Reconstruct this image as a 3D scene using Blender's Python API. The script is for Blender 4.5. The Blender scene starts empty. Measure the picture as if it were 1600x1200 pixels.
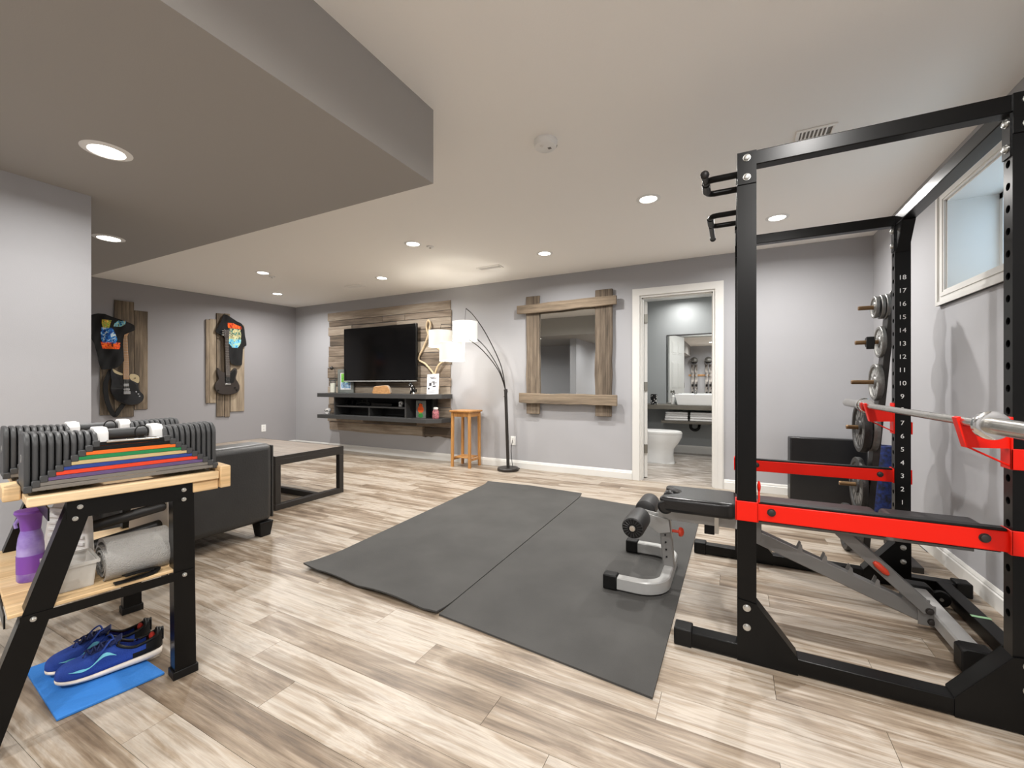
import bpy, bmesh, math, random
from mathutils import Vector, Matrix, Euler
random.seed(7)
C = bpy.context.scene.collection
SC = bpy.context.scene
PI = math.pi
# ---------------------------------------------------------------- camera, world, exposure
cam = bpy.data.cameras.new('camera'); co = bpy.data.objects.new('camera', cam); C.objects.link(co)
cam.sensor_width = 36; cam.lens = 665 / 1600 * 36; cam.clip_start = .02
co.location = (0, 0, 1.088); co.rotation_euler = (PI / 2, 0, math.atan(343 / 665))
SC.camera = co
w = bpy.data.worlds.new('sky'); SC.world = w; w.use_nodes = True
w.node_tree.nodes['Background'].inputs[0].default_value = (.60, .78, .93, 1)
w.node_tree.nodes['Background'].inputs[1].default_value = 2.0
SC.view_settings.view_transform = 'Standard'; SC.view_settings.look = 'None'
SC.view_settings.gamma = 1; SC.view_settings.use_curve_mapping = False
SC.view_settings.exposure = 0.24
POT_W = 24.0
POT_COL = (1, .975, .945)
# ---------------------------------------------------------------- colour / materials
def lin(c):
    return tuple(((v / 255) / 12.92 if v / 255 <= .04045 else ((v / 255 + .055) / 1.055) ** 2.4) for v in c)
MATS = {}
def mat(name, rgb, rough=.5, metal=0, var=0, scale=8, bump=0, bscale=60, spec=.5, emit=0, stretch=(1, 1, 1), rgb2=None, coat=0, alpha=1, trans=0):
    m = bpy.data.materials.new(name); m.use_nodes = True; nt = m.node_tree; N = nt.nodes; L = nt.links
    b = N['Principled BSDF']; col = lin(rgb) + (1,)
    b.inputs['Base Color'].default_value = col
    b.inputs['Roughness'].default_value = rough; b.inputs['Metallic'].default_value = metal
    b.inputs['Specular IOR Level'].default_value = spec
    b.inputs['Coat Weight'].default_value = coat
    b.inputs['Alpha'].default_value = alpha; b.inputs['Transmission Weight'].default_value = trans
    if emit:
        b.inputs['Emission Color'].default_value = col; b.inputs['Emission Strength'].default_value = emit
    tc = N.new('ShaderNodeTexCoord'); mp = N.new('ShaderNodeMapping'); mp.inputs['Scale'].default_value = stretch
    L.new(tc.outputs['Object'], mp.inputs[0])
    if var or rgb2:
        n = N.new('ShaderNodeTexNoise'); n.inputs['Scale'].default_value = scale; n.inputs['Detail'].default_value = 6
        L.new(mp.outputs[0], n.inputs['Vector'])
        r = N.new('ShaderNodeValToRGB')
        c1 = lin(rgb); c2 = lin(rgb2) if rgb2 else tuple(min(1, v * (1 + var)) for v in c1)
        if not rgb2: c1 = tuple(v * (1 - var) for v in c1)
        r.color_ramp.elements[0].position = .35; r.color_ramp.elements[1].position = .65
        r.color_ramp.elements[0].color = c1 + (1,); r.color_ramp.elements[1].color = c2 + (1,)
        L.new(n.outputs[0], r.inputs[0]); L.new(r.outputs[0], b.inputs['Base Color'])
    if bump:
        n2 = N.new('ShaderNodeTexNoise'); n2.inputs['Scale'].default_value = bscale; n2.inputs['Detail'].default_value = 4
        L.new(mp.outputs[0], n2.inputs['Vector'])
        bp = N.new('ShaderNodeBump'); bp.inputs['Strength'].default_value = bump; bp.inputs['Distance'].default_value = .01
        L.new(n2.outputs[0], bp.inputs['Height']); L.new(bp.outputs[0], b.inputs['Normal'])
    MATS[name] = m
    return m
def wood(name, cols, rough=.6, axis=0, grain=18, blot=2.0, rnd=.25, bump=.25, pos=None, fine=90):
    """streaky wood: long grain along the local axis, tone changing from piece to piece"""
    m = bpy.data.materials.new(name); m.use_nodes = True; nt = m.node_tree; N = nt.nodes; L = nt.links
    b = N['Principled BSDF']; b.inputs['Roughness'].default_value = rough
    tc = N.new('ShaderNodeTexCoord'); oi = N.new('ShaderNodeObjectInfo')
    mul = N.new('ShaderNodeMath'); mul.operation = 'MULTIPLY'; mul.inputs[1].default_value = 53.7; L.new(oi.outputs['Random'], mul.inputs[0])
    add = N.new('ShaderNodeVectorMath'); add.operation = 'ADD'; L.new(tc.outputs['Object'], add.inputs[0]); L.new(mul.outputs[0], add.inputs[1])
    def noise(sc_long, sc_cross, detail, dist=0):
        mp = N.new('ShaderNodeMapping'); s = [sc_cross] * 3; s[axis] = sc_long; mp.inputs['Scale'].default_value = s
        L.new(add.outputs[0], mp.inputs[0])
        n = N.new('ShaderNodeTexNoise'); n.inputs['Scale'].default_value = 1; n.inputs['Detail'].default_value = detail
        n.inputs['Distortion'].default_value = dist; n.inputs['Roughness'].default_value = .62
        L.new(mp.outputs[0], n.inputs['Vector']); return n
    n1 = noise(blot * .7, grain, 9, .6); n2 = noise(blot * .8, blot * 3.6, 5, .8); n3 = noise(5, fine, 3, .2)
    a = N.new('ShaderNodeMath'); a.operation = 'MULTIPLY_ADD'; L.new(n2.outputs[0], a.inputs[0]); a.inputs[1].default_value = .62
    m1 = N.new('ShaderNodeMath'); m1.operation = 'MULTIPLY'; m1.inputs[1].default_value = .58; L.new(n1.outputs[0], m1.inputs[0]); L.new(m1.outputs[0], a.inputs[2])
    a2 = N.new('ShaderNodeMath'); a2.operation = 'MULTIPLY_ADD'; L.new(oi.outputs['Random'], a2.inputs[0]); a2.inputs[1].default_value = rnd; L.new(a.outputs[0], a2.inputs[2])
    a3 = N.new('ShaderNodeMath'); a3.operation = 'SUBTRACT'; L.new(a2.outputs[0], a3.inputs[0]); a3.inputs[1].default_value = rnd / 2 + .1
    r = N.new('ShaderNodeValToRGB'); L.new(a3.outputs[0], r.inputs[0])
    k = len(cols); pos = pos or [.32 + .36 * i / (k - 1) for i in range(k)]
    e = r.color_ramp.elements
    while len(e) < k: e.new(.5)
    for i, (p, c) in enumerate(zip(pos, cols)): e[i].position = p; e[i].color = lin(c) + (1,)
    mr = N.new('ShaderNodeMapRange'); mr.inputs['From Min'].default_value = .3; mr.inputs['From Max'].default_value = .7
    mr.inputs['To Min'].default_value = .80; mr.inputs['To Max'].default_value = 1.10; L.new(n3.outputs[0], mr.inputs[0])
    mx = N.new('ShaderNodeVectorMath'); mx.operation = 'SCALE'; L.new(r.outputs[0], mx.inputs[0]); L.new(mr.outputs[0], mx.inputs['Scale'])
    L.new(mx.outputs[0], b.inputs['Base Color'])
    bp = N.new('ShaderNodeBump'); bp.inputs['Strength'].default_value = bump; bp.inputs['Distance'].default_value = .004
    L.new(n3.outputs[0], bp.inputs['Height']); L.new(bp.outputs[0], b.inputs['Normal'])
    MATS[name] = m
    return m
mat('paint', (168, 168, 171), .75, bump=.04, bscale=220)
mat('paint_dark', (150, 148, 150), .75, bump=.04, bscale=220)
mat('paint_bulkhead', (160, 157, 153), .7, bump=.04, bscale=220)
mat('paint_bath', (158, 162, 163), .7)
mat('ceil', (248, 246, 242), .85, bump=.05, bscale=160)
mat('trim', (222, 221, 217), .38)
mat('white', (236, 236, 234), .35)
mat('white_matt', (226, 224, 220), .8)
mat('ceramic', (242, 243, 242), .12, coat=.4)
wood('floor_wood', [(82, 69, 56), (116, 100, 83), (146, 131, 113), (178, 168, 155), (154, 139, 121)], .40, 0, 30, 2.2, .17, .2, pos=[.26, .37, .47, .57, .70])
wood('bath_floor', [(104, 92, 80), (160, 150, 139), (214, 209, 203)], .3, 0, 9, 4.5, .1, .1)
wood('barn_x', [(78, 68, 58), (118, 104, 89), (146, 132, 117), (166, 154, 138)], .85, 0, 30, 1.3, .36, .8)
wood('barn_z', [(88, 77, 64), (124, 109, 91), (150, 135, 115), (170, 155, 133)], .85, 2, 34, 1.3, .36, .8)
wood('old_x', [(72, 62, 52), (108, 95, 80), (132, 117, 99), (146, 130, 110)], .88, 0, 34, 1.3, .3, .9)
wood('old_z', [(66, 58, 49), (98, 86, 73), (122, 109, 94), (138, 124, 107)], .88, 2, 34, 1.3, .3, .9)
wood('pine', [(206, 170, 122), (224, 192, 146), (234, 208, 168)], .55, 1, 20, 2, .12, .2)
wood('honey', [(156, 104, 52), (184, 132, 74), (202, 152, 92)], .4, 2, 22, 2, .15, .1)
wood('greywood', [(94, 84, 74), (118, 106, 94), (136, 124, 110)], .5, 0, 16, 1.6, .2, .15)
wood('vanity_wood', [(78, 74, 66), (98, 93, 84), (112, 108, 98)], .5, 0, 16, 1.6, .2, .15)
mat('rubber', (63, 62, 60), .85, var=.14, scale=3.0, bump=.22, bscale=260)
mat('black_metal', (11, 11, 11), .3, metal=.0, spec=.22, var=.1, scale=4)
mat('black_plastic', (12, 12, 12), .5, spec=.3)
mat('black_gloss', (9, 9, 10), .16)
mat('iron', (38, 34, 31), .45, spec=.5)
mat('zinc', (200, 200, 196), .28, metal=.9)
mat('chrome', (214, 214, 212), .14, metal=1)
mat('steel', (190, 188, 182), .24, metal=1, var=.08, scale=30)
mat('silver_paint', (124, 123, 121), .34, metal=.25)
mat('silver_light', (172, 172, 170), .34, metal=.2)
mat('red', (222, 24, 3), .42, spec=.3)
mat('red_knob', (206, 62, 36), .5)
mat('vinyl', (24, 24, 25), .28, bump=.08, bscale=140)
mat('vinyl_pad', (34, 32, 33), .42, bump=.1, bscale=160)
mat('leather', (44, 43, 42), .42, var=.12, scale=5, bump=.14, bscale=90)
mat('foam_black', (34, 33, 33), .5)
mat('castiron', (118, 117, 114), .42, metal=.55, var=.12, scale=40, bump=.2, bscale=120)
mat('plate_black', (46, 45, 44), .5, metal=.3, bump=.25, bscale=120)
mat('bronze', (122, 96, 66), .4, metal=.6)
mat('console', (58, 58, 58), .5)
mat('console_in', (40, 40, 41), .6)
mat('screen', (7, 7, 8), .12)
mat('mirror', (225, 228, 228), .0, metal=1)
mat('shirt', (17, 17, 18), .9, bump=.2, bscale=300)
mat('gtr_black', (12, 12, 13), .1, coat=.6)
mat('gtr_brown', (44, 36, 32), .42)
mat('tan_guard', (176, 160, 124), .35)
mat('maple', (178, 134, 88), .45)
mat('rosewood', (58, 44, 36), .5)
mat('rope', (208, 186, 152), .9, bump=.6, bscale=200)
mat('candle', (236, 228, 206), .6)
mat('olive_wood', (186, 140, 92), .5, var=.2, scale=14, stretch=(1, 4, 4))
mat('frame_grey', (112, 116, 112), .5)
mat('card', (226, 224, 226), .6)
mat('ink', (52, 50, 56), .7)
mat('orange', (236, 96, 34), .6)
mat('green', (54, 142, 72), .6)
mat('pink', (200, 120, 130), .6, rgb2=(90, 60, 60), scale=60)
mat('sea', (40, 120, 190), .6, rgb2=(210, 232, 236), scale=50)
mat('leaf', (60, 150, 60), .6, rgb2=(150, 210, 90), scale=50)
mat('mat_blue', (44, 118, 196), .75, bump=.15, bscale=120)
mat('shoe_blue', (24, 62, 150), .75, bump=.35, bscale=420)
mat('shoe_navy', (18, 34, 84), .8)
mat('cyan', (120, 206, 224), .5)
mat('sole', (222, 212, 200), .7)
mat('insole', (178, 44, 30), .8)
mat('urethane', (62, 63, 64), .5, bump=.05, bscale=100)
mat('towel', (176, 174, 170), .95, bump=.9, bscale=260)
mat('towel_white', (228, 227, 226), .95, bump=.6, bscale=200)
mat('purple', (126, 72, 168), .4)
mat('purple_lilac', (176, 160, 214), .35, rgb2=(120, 84, 176), scale=14)  # bottle plastic mottled between lilac and purple
mat('clear_plastic', (214, 212, 206), .25, alpha=.55)
mat('blue_foam', (20, 44, 110), .8, rgb2=(10, 14, 30), scale=40)
mat('tape', (160, 206, 160), .6)
mat('vent_dark', (120, 116, 110), .7)
mat('hinge', (150, 148, 140), .35, metal=.8)
mat('ski', (58, 52, 50), .4, rgb2=(196, 190, 184), scale=7)
mat('lens', (255, 250, 240), .5, emit=14)
for n, c in (('band_grey', (120, 116, 110)), ('band_purple', (96, 78, 122)), ('band_red', (226, 66, 34)), ('band_blue', (40, 66, 140)), ('band_tan', (200, 178, 128)), ('band_green', (30, 132, 76)), ('band_orange', (236, 112, 34))):
    mat(n, c, .35)
def print_mat(name, cols, scale):
    m = mat(name, cols[0], .85); nt = m.node_tree; N = nt.nodes
    n = N.new('ShaderNodeTexNoise'); n.inputs['Scale'].default_value = scale; n.inputs['Detail'].default_value = 3; n.inputs['Distortion'].default_value = 1.2
    tc = N.new('ShaderNodeTexCoord'); nt.links.new(tc.outputs['Object'], n.inputs['Vector'])
    r = N.new('ShaderNodeValToRGB'); r.color_ramp.interpolation = 'CONSTANT'; e = r.color_ramp.elements
    while len(e) < len(cols): e.new(.5)
    for i, c in enumerate(cols): e[i].position = 0 if i == 0 else .36 + .30 * (i - 1) / max(1, len(cols) - 2); e[i].color = lin(c) + (1,)
    nt.links.new(n.outputs[0], r.inputs[0]); nt.links.new(r.outputs[0], N['Principled BSDF'].inputs['Base Color'])
print_mat('pr_blue', [(16, 16, 20), (24, 70, 150), (40, 130, 206), (210, 228, 232), (30, 30, 50)], 22)
print_mat('pr_red', [(17, 17, 18), (226, 62, 22), (244, 118, 30), (200, 40, 24), (17, 17, 18)], 26)
print_mat('pr_yel', [(17, 17, 18), (222, 190, 70), (110, 160, 60), (206, 120, 60), (17, 17, 18)], 30)
print_mat('pr_bone', [(20, 30, 30), (70, 120, 110), (176, 170, 120), (206, 196, 150), (40, 60, 60)], 22)
print_mat('pr_sky', [(20, 40, 60), (50, 140, 196), (120, 196, 214), (170, 190, 150), (20, 40, 60)], 24)
def shade_mat():
    m = mat('shade', (204, 200, 190), .9)
    b = m.node_tree.nodes['Principled BSDF']
    b.inputs['Emission Color'].default_value = (1, .97, .9, 1); b.inputs['Emission Strength'].default_value = .24
shade_mat()
def glass_mat():
    m = bpy.data.materials.new('glass'); m.use_nodes = True; nt = m.node_tree; N = nt.nodes
    N.remove(N['Principled BSDF']); g = N.new('ShaderNodeBsdfGlossy'); g.inputs['Roughness'].default_value = .02
    t = N.new('ShaderNodeBsdfTransparent'); t.inputs[0].default_value = (.96, .98, 1, 1)
    f = N.new('ShaderNodeMixShader'); f.inputs[0].default_value = .06
    nt.links.new(t.outputs[0], f.inputs[1]); nt.links.new(g.outputs[0], f.inputs[2]); nt.links.new(f.outputs[0], N['Material Output'].inputs[0])
    MATS['glass'] = m
glass_mat()
# ---------------------------------------------------------------- mesh builder
class MB:
    def __init__(s): s.v = []; s.f = []
    def add(s, vs, fs):
        k = len(s.v); s.v += [tuple(v) for v in vs]; s.f += [tuple(i + k for i in f) for f in fs]; return s
    def box(s, x0, x1, y0, y1, z0, z1, M=None):
        vs = [Vector((x, y, z)) for x in (x0, x1) for y in (y0, y1) for z in (z0, z1)]
        if M: vs = [M @ v for v in vs]
        return s.add(vs, [(0, 1, 3, 2), (4, 6, 7, 5), (0, 4, 5, 1), (2, 3, 7, 6), (0, 2, 6, 4), (1, 5, 7, 3)])
    def bar(s, p0, p1, wy, wz, up=(0, 0, 1)):
        """rectangular bar from p0 to p1"""
        p0, p1 = Vector(p0), Vector(p1); d = (p1 - p0); l = d.length; x = d.normalized()
        y = Vector(up).cross(x)
        if y.length < 1e-4: y = Vector((0, 1, 0)).cross(x)
        y.normalize(); z = x.cross(y)
        M = Matrix((x, y, z)).transposed().to_4x4(); M.translation = p0
        return s.box(0, l, -wy / 2, wy / 2, -wz / 2, wz / 2, M)
    def sweep(s, pts, prof, up=(0, 0, 1), closed=False, scales=None):
        pts = [Vector(p) for p in pts]; n = len(pts); m = len(prof); vs = []
        up = Vector(up); prevy = None
        for i, p in enumerate(pts):
            a = pts[(i - 1) % n] if (closed or i > 0) else p; b = pts[(i + 1) % n] if (closed or i < n - 1) else p
            t = (b - a).normalized(); y = up.cross(t)
            if y.length < .05: y = prevy.copy() if prevy else Vector((1, 0, 0)).cross(t)
            y.normalize()
            if prevy and y.dot(prevy) < 0: y = -y
            z = t.cross(y); prevy = y; k = scales[i] if scales else 1
            for (u, v) in prof: vs.append(p + y * u * k + z * v * k)
        fs = []
        R = n if closed else n - 1
        for i in range(R):
            for j in range(m):
                a = i * m + j; b = i * m + (j + 1) % m; c = ((i + 1) % n) * m + (j + 1) % m; d = ((i + 1) % n) * m + j
                fs.append((a, b, c, d))
        if not closed: fs += [tuple(range(m))[::-1], tuple((n - 1) * m + j for j in range(m))]
        return s.add(vs, fs)
    def tube(s, pts, r, n=10, closed=False, scales=None):
        pts = [Vector(p) for p in pts]; up = Vector((0, 0, 1))
        d = (pts[-1] - pts[0]) if not closed else Vector((0, 0, 1))
        if d.length and abs(d.normalized().z) > .9: up = Vector((.02, 1, 0))
        return s.sweep(pts, [(r * math.cos(2 * PI * k / n), r * math.sin(2 * PI * k / n)) for k in range(n)], up, closed, scales)
    def cyl(s, p0, p1, r0, r1=None, n=20):
        r1 = r0 if r1 is None else r1
        return s.tube([p0, p1], r0, n, scales=[1, r1 / r0])
    def rbar(s, pts, wy, wz, up=(0, 0, 1)):
        a, b = wy / 2, wz / 2; c = min(a, b) * .22
        return s.sweep(pts, [(-a + c, -b), (a - c, -b), (a, -b + c), (a, b - c), (a - c, b), (-a + c, b), (-a, b - c), (-a, -b + c)], up)
    def lathe(s, prof, M=None, n=28, close=False):
        """prof: (r, h) around local z; close joins last to first"""
        vs = []; M = M or Matrix(); m = len(prof)
        for i in range(n):
            a = 2 * PI * i / n
            for (r, h) in prof: vs.append(M @ Vector((r * math.cos(a), r * math.sin(a), h)))
        fs = []
        for i in range(n):
            for j in range(m if close else m - 1):
                k = (j + 1) % m; i2 = (i + 1) % n
                fs.append((i * m + j, i2 * m + j, i2 * m + k, i * m + k))
        if not close:
            if prof[0][0] > 1e-4: fs.append(tuple(i * m for i in range(n))[::-1])
            if prof[-1][0] > 1e-4: fs.append(tuple(i * m + m - 1 for i in range(n)))
        return s.add(vs, fs)
    def prism(s, poly, d0, d1, pl='xz', M=None):
        f = {'xz': lambda a, b, d: (a, d, b), 'xy': lambda a, b, d: (a, b, d), 'yz': lambda a, b, d: (d, a, b)}[pl]
        n = len(poly); vs = [Vector(f(a, b, d0)) for a, b in poly] + [Vector(f(a, b, d1)) for a, b in poly]
        if M: vs = [M @ v for v in vs]
        return s.add(vs, [tuple(range(n)), tuple(range(n, 2 * n))[::-1]] + [(i, i + n, (i + 1) % n + n, (i + 1) % n) for i in range(n)])
    def ball(s, c, r, n=14, sc=(1, 1, 1), lo=0, hi=1):
        prof = [(max(1e-5, math.sin(PI * (lo + (hi - lo) * k / n))), -math.cos(PI * (lo + (hi - lo) * k / n))) for k in range(n + 1)]
        M = Matrix.Translation(c) @ Matrix.Diagonal((r * sc[0], r * sc[1], r * sc[2], 1))
        return s.lathe(prof, M, n * 2)
def mesh_of(mb, name, smooth):
    me = bpy.data.meshes.new(name); me.from_pydata(mb.v, [], mb.f); me.update()
    bm = bmesh.new(); bm.from_mesh(me); bmesh.ops.recalc_face_normals(bm, faces=bm.faces); bm.to_mesh(me); bm.free()
    if smooth:
        for p in me.polygons: p.use_smooth = True
        me.set_sharp_from_angle(angle=smooth if smooth is not True else .7)
    return me
def obj(name, mb, m, parent=None, smooth=True, bevel=0, seg=2, world=False, subsurf=0, label=None, kind=None):
    me = mesh_of(mb, name, smooth); o = bpy.data.objects.new(name, me); C.objects.link(o)
    me.materials.append(MATS[m])
    if parent is not None:
        o.parent = parent
        if world:
            p = parent
            while p.parent: p = p.parent
            me.transform(p.matrix_basis.inverted())
    if bevel:
        b = o.modifiers.new('bevel', 'BEVEL'); b.width = bevel; b.segments = seg; b.limit_method = 'ANGLE'; b.angle_limit = .6; b.harden_normals = False
    if subsurf:
        b = o.modifiers.new('sub', 'SUBSURF'); b.levels = subsurf; b.render_levels = subsurf
    if label: o['label'] = label
    if kind: o['kind'] = kind
    return o
def tag(o, label, cat, group=None):
    o['label'] = label; o['category'] = cat
    if group: o['group'] = group
    return o
def thing(name, label, cat, loc=(0, 0, 0), rz=0, group=None):
    o = bpy.data.objects.new(name, None); C.objects.link(o); o.location = loc; o.rotation_euler = (0, 0, rz)
    o.empty_display_size = .1
    o.matrix_basis = Matrix.Translation(loc) @ Matrix.Rotation(rz, 4, 'Z')
    return tag(o, label, cat, group)
def copy_tree(o, parent=None, loc=None, rz=None, label=None):
    c = o.copy(); C.objects.link(c)
    if parent is not None: c.parent = parent
    if loc is not None: c.location = loc
    if rz is not None: c.rotation_euler = (0, 0, rz)
    if label: c['label'] = label
    for ch in list(o.children): copy_tree(ch, c)
    return c
def struct(name, mb, m, parent=None, **k):
    o = obj(name, mb, m, parent, **k)
    if parent is None: o['kind'] = 'structure'
    return o
def spline(pts, n=8, closed=True):
    """Catmull-Rom through 2-D or 3-D points"""
    out = []; k = len(pts)
    for i in range(k if closed else k - 1):
        g = lambda j: Vector(pts[j % k] if closed else pts[max(0, min(k - 1, j))])
        p0, p1, p2, p3 = g(i - 1), g(i), g(i + 1), g(i + 2)
        for q in range(n):
            t = q / n
            out.append(.5 * ((2 * p1) + (p2 - p0) * t + (2 * p0 - 5 * p1 + 4 * p2 - p3) * t * t + (3 * p1 - p0 - 3 * p2 + p3) * t ** 3))
    if not closed: out.append(Vector(pts[-1]))
    return [tuple(v) for v in out]
RX = lambda p: Matrix.Translation(p) @ Matrix.Rotation(-PI / 2, 4, 'X')      # lathe axis along +y
RY = lambda p: Matrix.Translation(p) @ Matrix.Rotation(PI / 2, 4, 'Y')       # lathe axis along +x

# ================================================================ THE ROOM
D = 4.94; XR = 1.145; H = 2.44; XB = -3.0; SB = 2.077; REAR = -2.1
WA, WB = Vector((-7.164, 2.333)), Vector((-6.855, 4.94))
def wallx(y): return WA.x + (WB.x - WA.x) * (y - WA.y) / (WB.y - WA.y)
# floor and its planks
fl = struct('floor', MB().box(-8.0, 1.145, REAR, 5.0, -.06, -.0065), 'black_plastic', smooth=False)
PW, PL = .14, 1.22
def plank_mesh(l, wd=PW):
    return MB().box(.0007, l - .0007, .0006, wd - .0006, -.006, 0)
full = mesh_of(plank_mesh(PL), 'plank', False); full.materials.append(MATS['floor_wood'])
npl = 0; r0 = .60
nrow = int(math.ceil((D - r0) / PW))
offs = [(.37 * i * 1.22 + random.uniform(0, .3)) % PL for i in range(nrow)]
for i in range(nrow):
    y = r0 + i * PW; wd = min(PW, D - y); lo = wallx(y + PW) - .0; x = lo - offs[i]
    if y < 1.1: lo = -5.2; x = lo - offs[i]
    while x < XR - .01:
        a, b = max(x, lo), min(x + PL, XR)
        if b - a > .03:
            if abs(b - a - PL) < 1e-4 and wd > PW - 1e-4: me = full
            else: me = mesh_of(plank_mesh(b - a, wd), 'plank', False); me.materials.append(MATS['floor_wood'])
            o = bpy.data.objects.new('plank', me); C.objects.link(o); o.location = (a, y, 0); o.parent = fl; npl += 1
        x += PL
rest = MB()
for i in range(20):
    y = r0 - (i + 1) * PW
    if y < REAR: break
    x = -8 + (i * .45) % PL - PL
    while x < XR - .01:
        a, b = max(x, -8.0), min(x + PL, XR)
        if b - a > .03: rest.box(a + .0007, b - .0007, y + .0006, y + PW - .0006, -.006, 0)
        x += PL
obj('plank_field', rest, 'floor_wood', fl, smooth=False, kind='stuff')
# ceilings
ce = MB().box(-8.0, 1.27, REAR, D + .12, H, H + .06); struct('ceiling', ce, 'ceil', smooth=False)
struct('ceiling_bulkhead', MB().box(-7.9, -1.308, REAR, 1.689, SB, H), 'paint_bulkhead', smooth=False)
# walls
DX0, DX1, DZ = -.92, -.155, 2.08
wb = MB().box(-7.1, DX0, D, D + .12, 0, H).box(DX1, XR, D, D + .12, 0, H).box(DX0, DX1, D, D + .12, DZ, H)
struct('wall_back', wb, 'paint', smooth=False)
u = (WB - WA).normalized(); nn = Vector((u.y, -u.x))
A = WA + u * -4.6; B = WB + u * .12
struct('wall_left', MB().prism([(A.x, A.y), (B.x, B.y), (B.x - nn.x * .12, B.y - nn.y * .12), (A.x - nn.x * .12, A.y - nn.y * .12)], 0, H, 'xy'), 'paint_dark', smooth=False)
WY0, WY1, WZ0, WZ1 = 2.50, 3.46, 1.645, 2.19
wr = MB().box(XR, XR + .3, REAR, WY0, 0, H).box(XR, XR + .3, WY1, D + .12, 0, H).box(XR, XR + .3, WY0, WY1, 0, WZ0).box(XR, XR + .3, WY0, WY1, WZ1, H)
struct('wall_right', wr, 'paint', smooth=False)
struct('wall_partition', MB().box(XB - .14, XB, REAR, .977, 0, SB), 'paint', smooth=False)
struct('wall_rear', MB().box(-8.0, XR, REAR - .12, REAR, 0, H), 'paint', smooth=False)
struct('wall_nook', MB().box(-7.75, XB - .14, -.62, -.5, 0, SB), 'paint', smooth=False)
# baseboards (body + moulded top)
def base_run(name, p0, p1, nrm, hgt=.10):
    p0, p1 = Vector(p0), Vector(p1); d = (p1 - p0); l = d.length; d.normalize(); nv = Vector(nrm)
    prof = [(0, 0), (.015, 0), (.015, hgt * .72), (.010, hgt * .78), (.011, hgt * .84), (.006, hgt * .96), (.003, hgt), (0, hgt)]
    m = len(prof); vs = []
    for p in (p0, p1):
        for (o_, z) in prof: vs.append((p.x + nv.x * o_, p.y + nv.y * o_, z))
    fs = [tuple(range(m)), tuple(range(m, 2 * m))] + [(i, (i + 1) % m, (i + 1) % m + m, i + m) for i in range(m)]
    mb = MB(); mb.add(vs, fs); return struct(name, mb, 'trim', smooth=False)
base_run('baseboard_back', (-6.84, D), (DX0 - .085, D), (0, -1))
base_run('baseboard_back_right', (DX1 + .085, D), (XR - .016, D), (0, -1))
base_run('baseboard_right', (XR, REAR), (XR, D), (-1, 0))
base_run('baseboard_left', (WA + u * -2.0), (WB + u * -.005), (nn.x, nn.y))
base_run('baseboard_partition', (XB, REAR + .02), (XB, .977), (1, 0))
base_run('baseboard_partition_end', (XB - .14, .977), (XB + .015, .977), (0, 1))
# door: casing, jamb, leaf opened into the bathroom
cs = .083
def casing_prof(o, mb):
    pass
t1 = MB()
for (a, b, o_) in ((0, cs, .012), (.012, cs - .02, .018), (cs - .022, cs - .004, .021)):
    t1.box(DX0 - cs + a, DX0 - cs + b, D - o_, D, 0, DZ + cs - a)
    t1.box(DX1 + cs - b, DX1 + cs - a, D - o_, D, 0, DZ + cs - a)
    t1.box(DX0 - cs + b, DX1 + cs - b, D - o_, D, DZ + cs - b, DZ + cs - a)
struct('trim_1', t1, 'trim', smooth=False)
t2 = MB().box(DX0, DX0 + .018, D, D + .12, 0, DZ - .018).box(DX1 - .018, DX1, D, D + .12, 0, DZ - .018).box(DX0, DX1, D, D + .12, DZ - .018, DZ)
t2.box(DX0 + .018, DX0 + .03, D + .03, D + .075, 0, DZ - .018).box(DX1 - .03, DX1 - .018, D + .03, D + .075, 0, DZ - .018).box(DX0 + .018, DX1 - .018, D + .03, D + .075, DZ - .03, DZ - .018)
struct('trim_2', t2, 'trim', smooth=False)
ln = .725; dr = bpy.data.objects.new('door_1', None); C.objects.link(dr); dr['kind'] = 'structure'
dr.location = (DX0 + .022, D + .135, .012); dr.rotation_euler = (0, 0, math.radians(106))
leaf = MB().box(0, ln, -.036, 0, 0, 2.03)
obj('door_leaf', leaf, 'trim', dr, smooth=False, bevel=.002)
for zi, (z0, z1) in enumerate(((.22, .80), (.98, 1.52), (1.66, 1.92))):
    for (x0, x1) in ((.11, .335), (.40, .62)):
        for s_ in (0, -.036):
            sg = 1 if s_ == 0 else -1
            p = MB(); p.box(x0, x1, min(s_, s_ + .004 * sg), max(s_, s_ + .004 * sg), z0, z1).box(x0 + .03, x1 - .03, min(s_, s_ + .009 * sg), max(s_, s_ + .009 * sg), z0 + .03, z1 - .03)
            obj('panel', p, 'trim', dr, smooth=False, bevel=.004)
for s_ in (.0, -.036):
    sg = 1 if s_ == 0 else -1
    obj('knob', MB().lathe([(.03, 0), (.03, .006), (.012, .012), (.012, .03), (.028, .042), (.026, .062), (.0, .068)], Matrix.Translation((ln - .07, s_, .93)) @ Matrix.Rotation(-sg * PI / 2, 4, 'X'), 20), 'hinge', dr)
for z in (.28, 1.0, 1.78):
    obj('hinge', MB().box(-.022, .0, -.036, -.001, z, z + .1).cyl((-.006, .004, z), (-.006, .004, z + .1), .006, n=10), 'hinge', dr)
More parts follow.
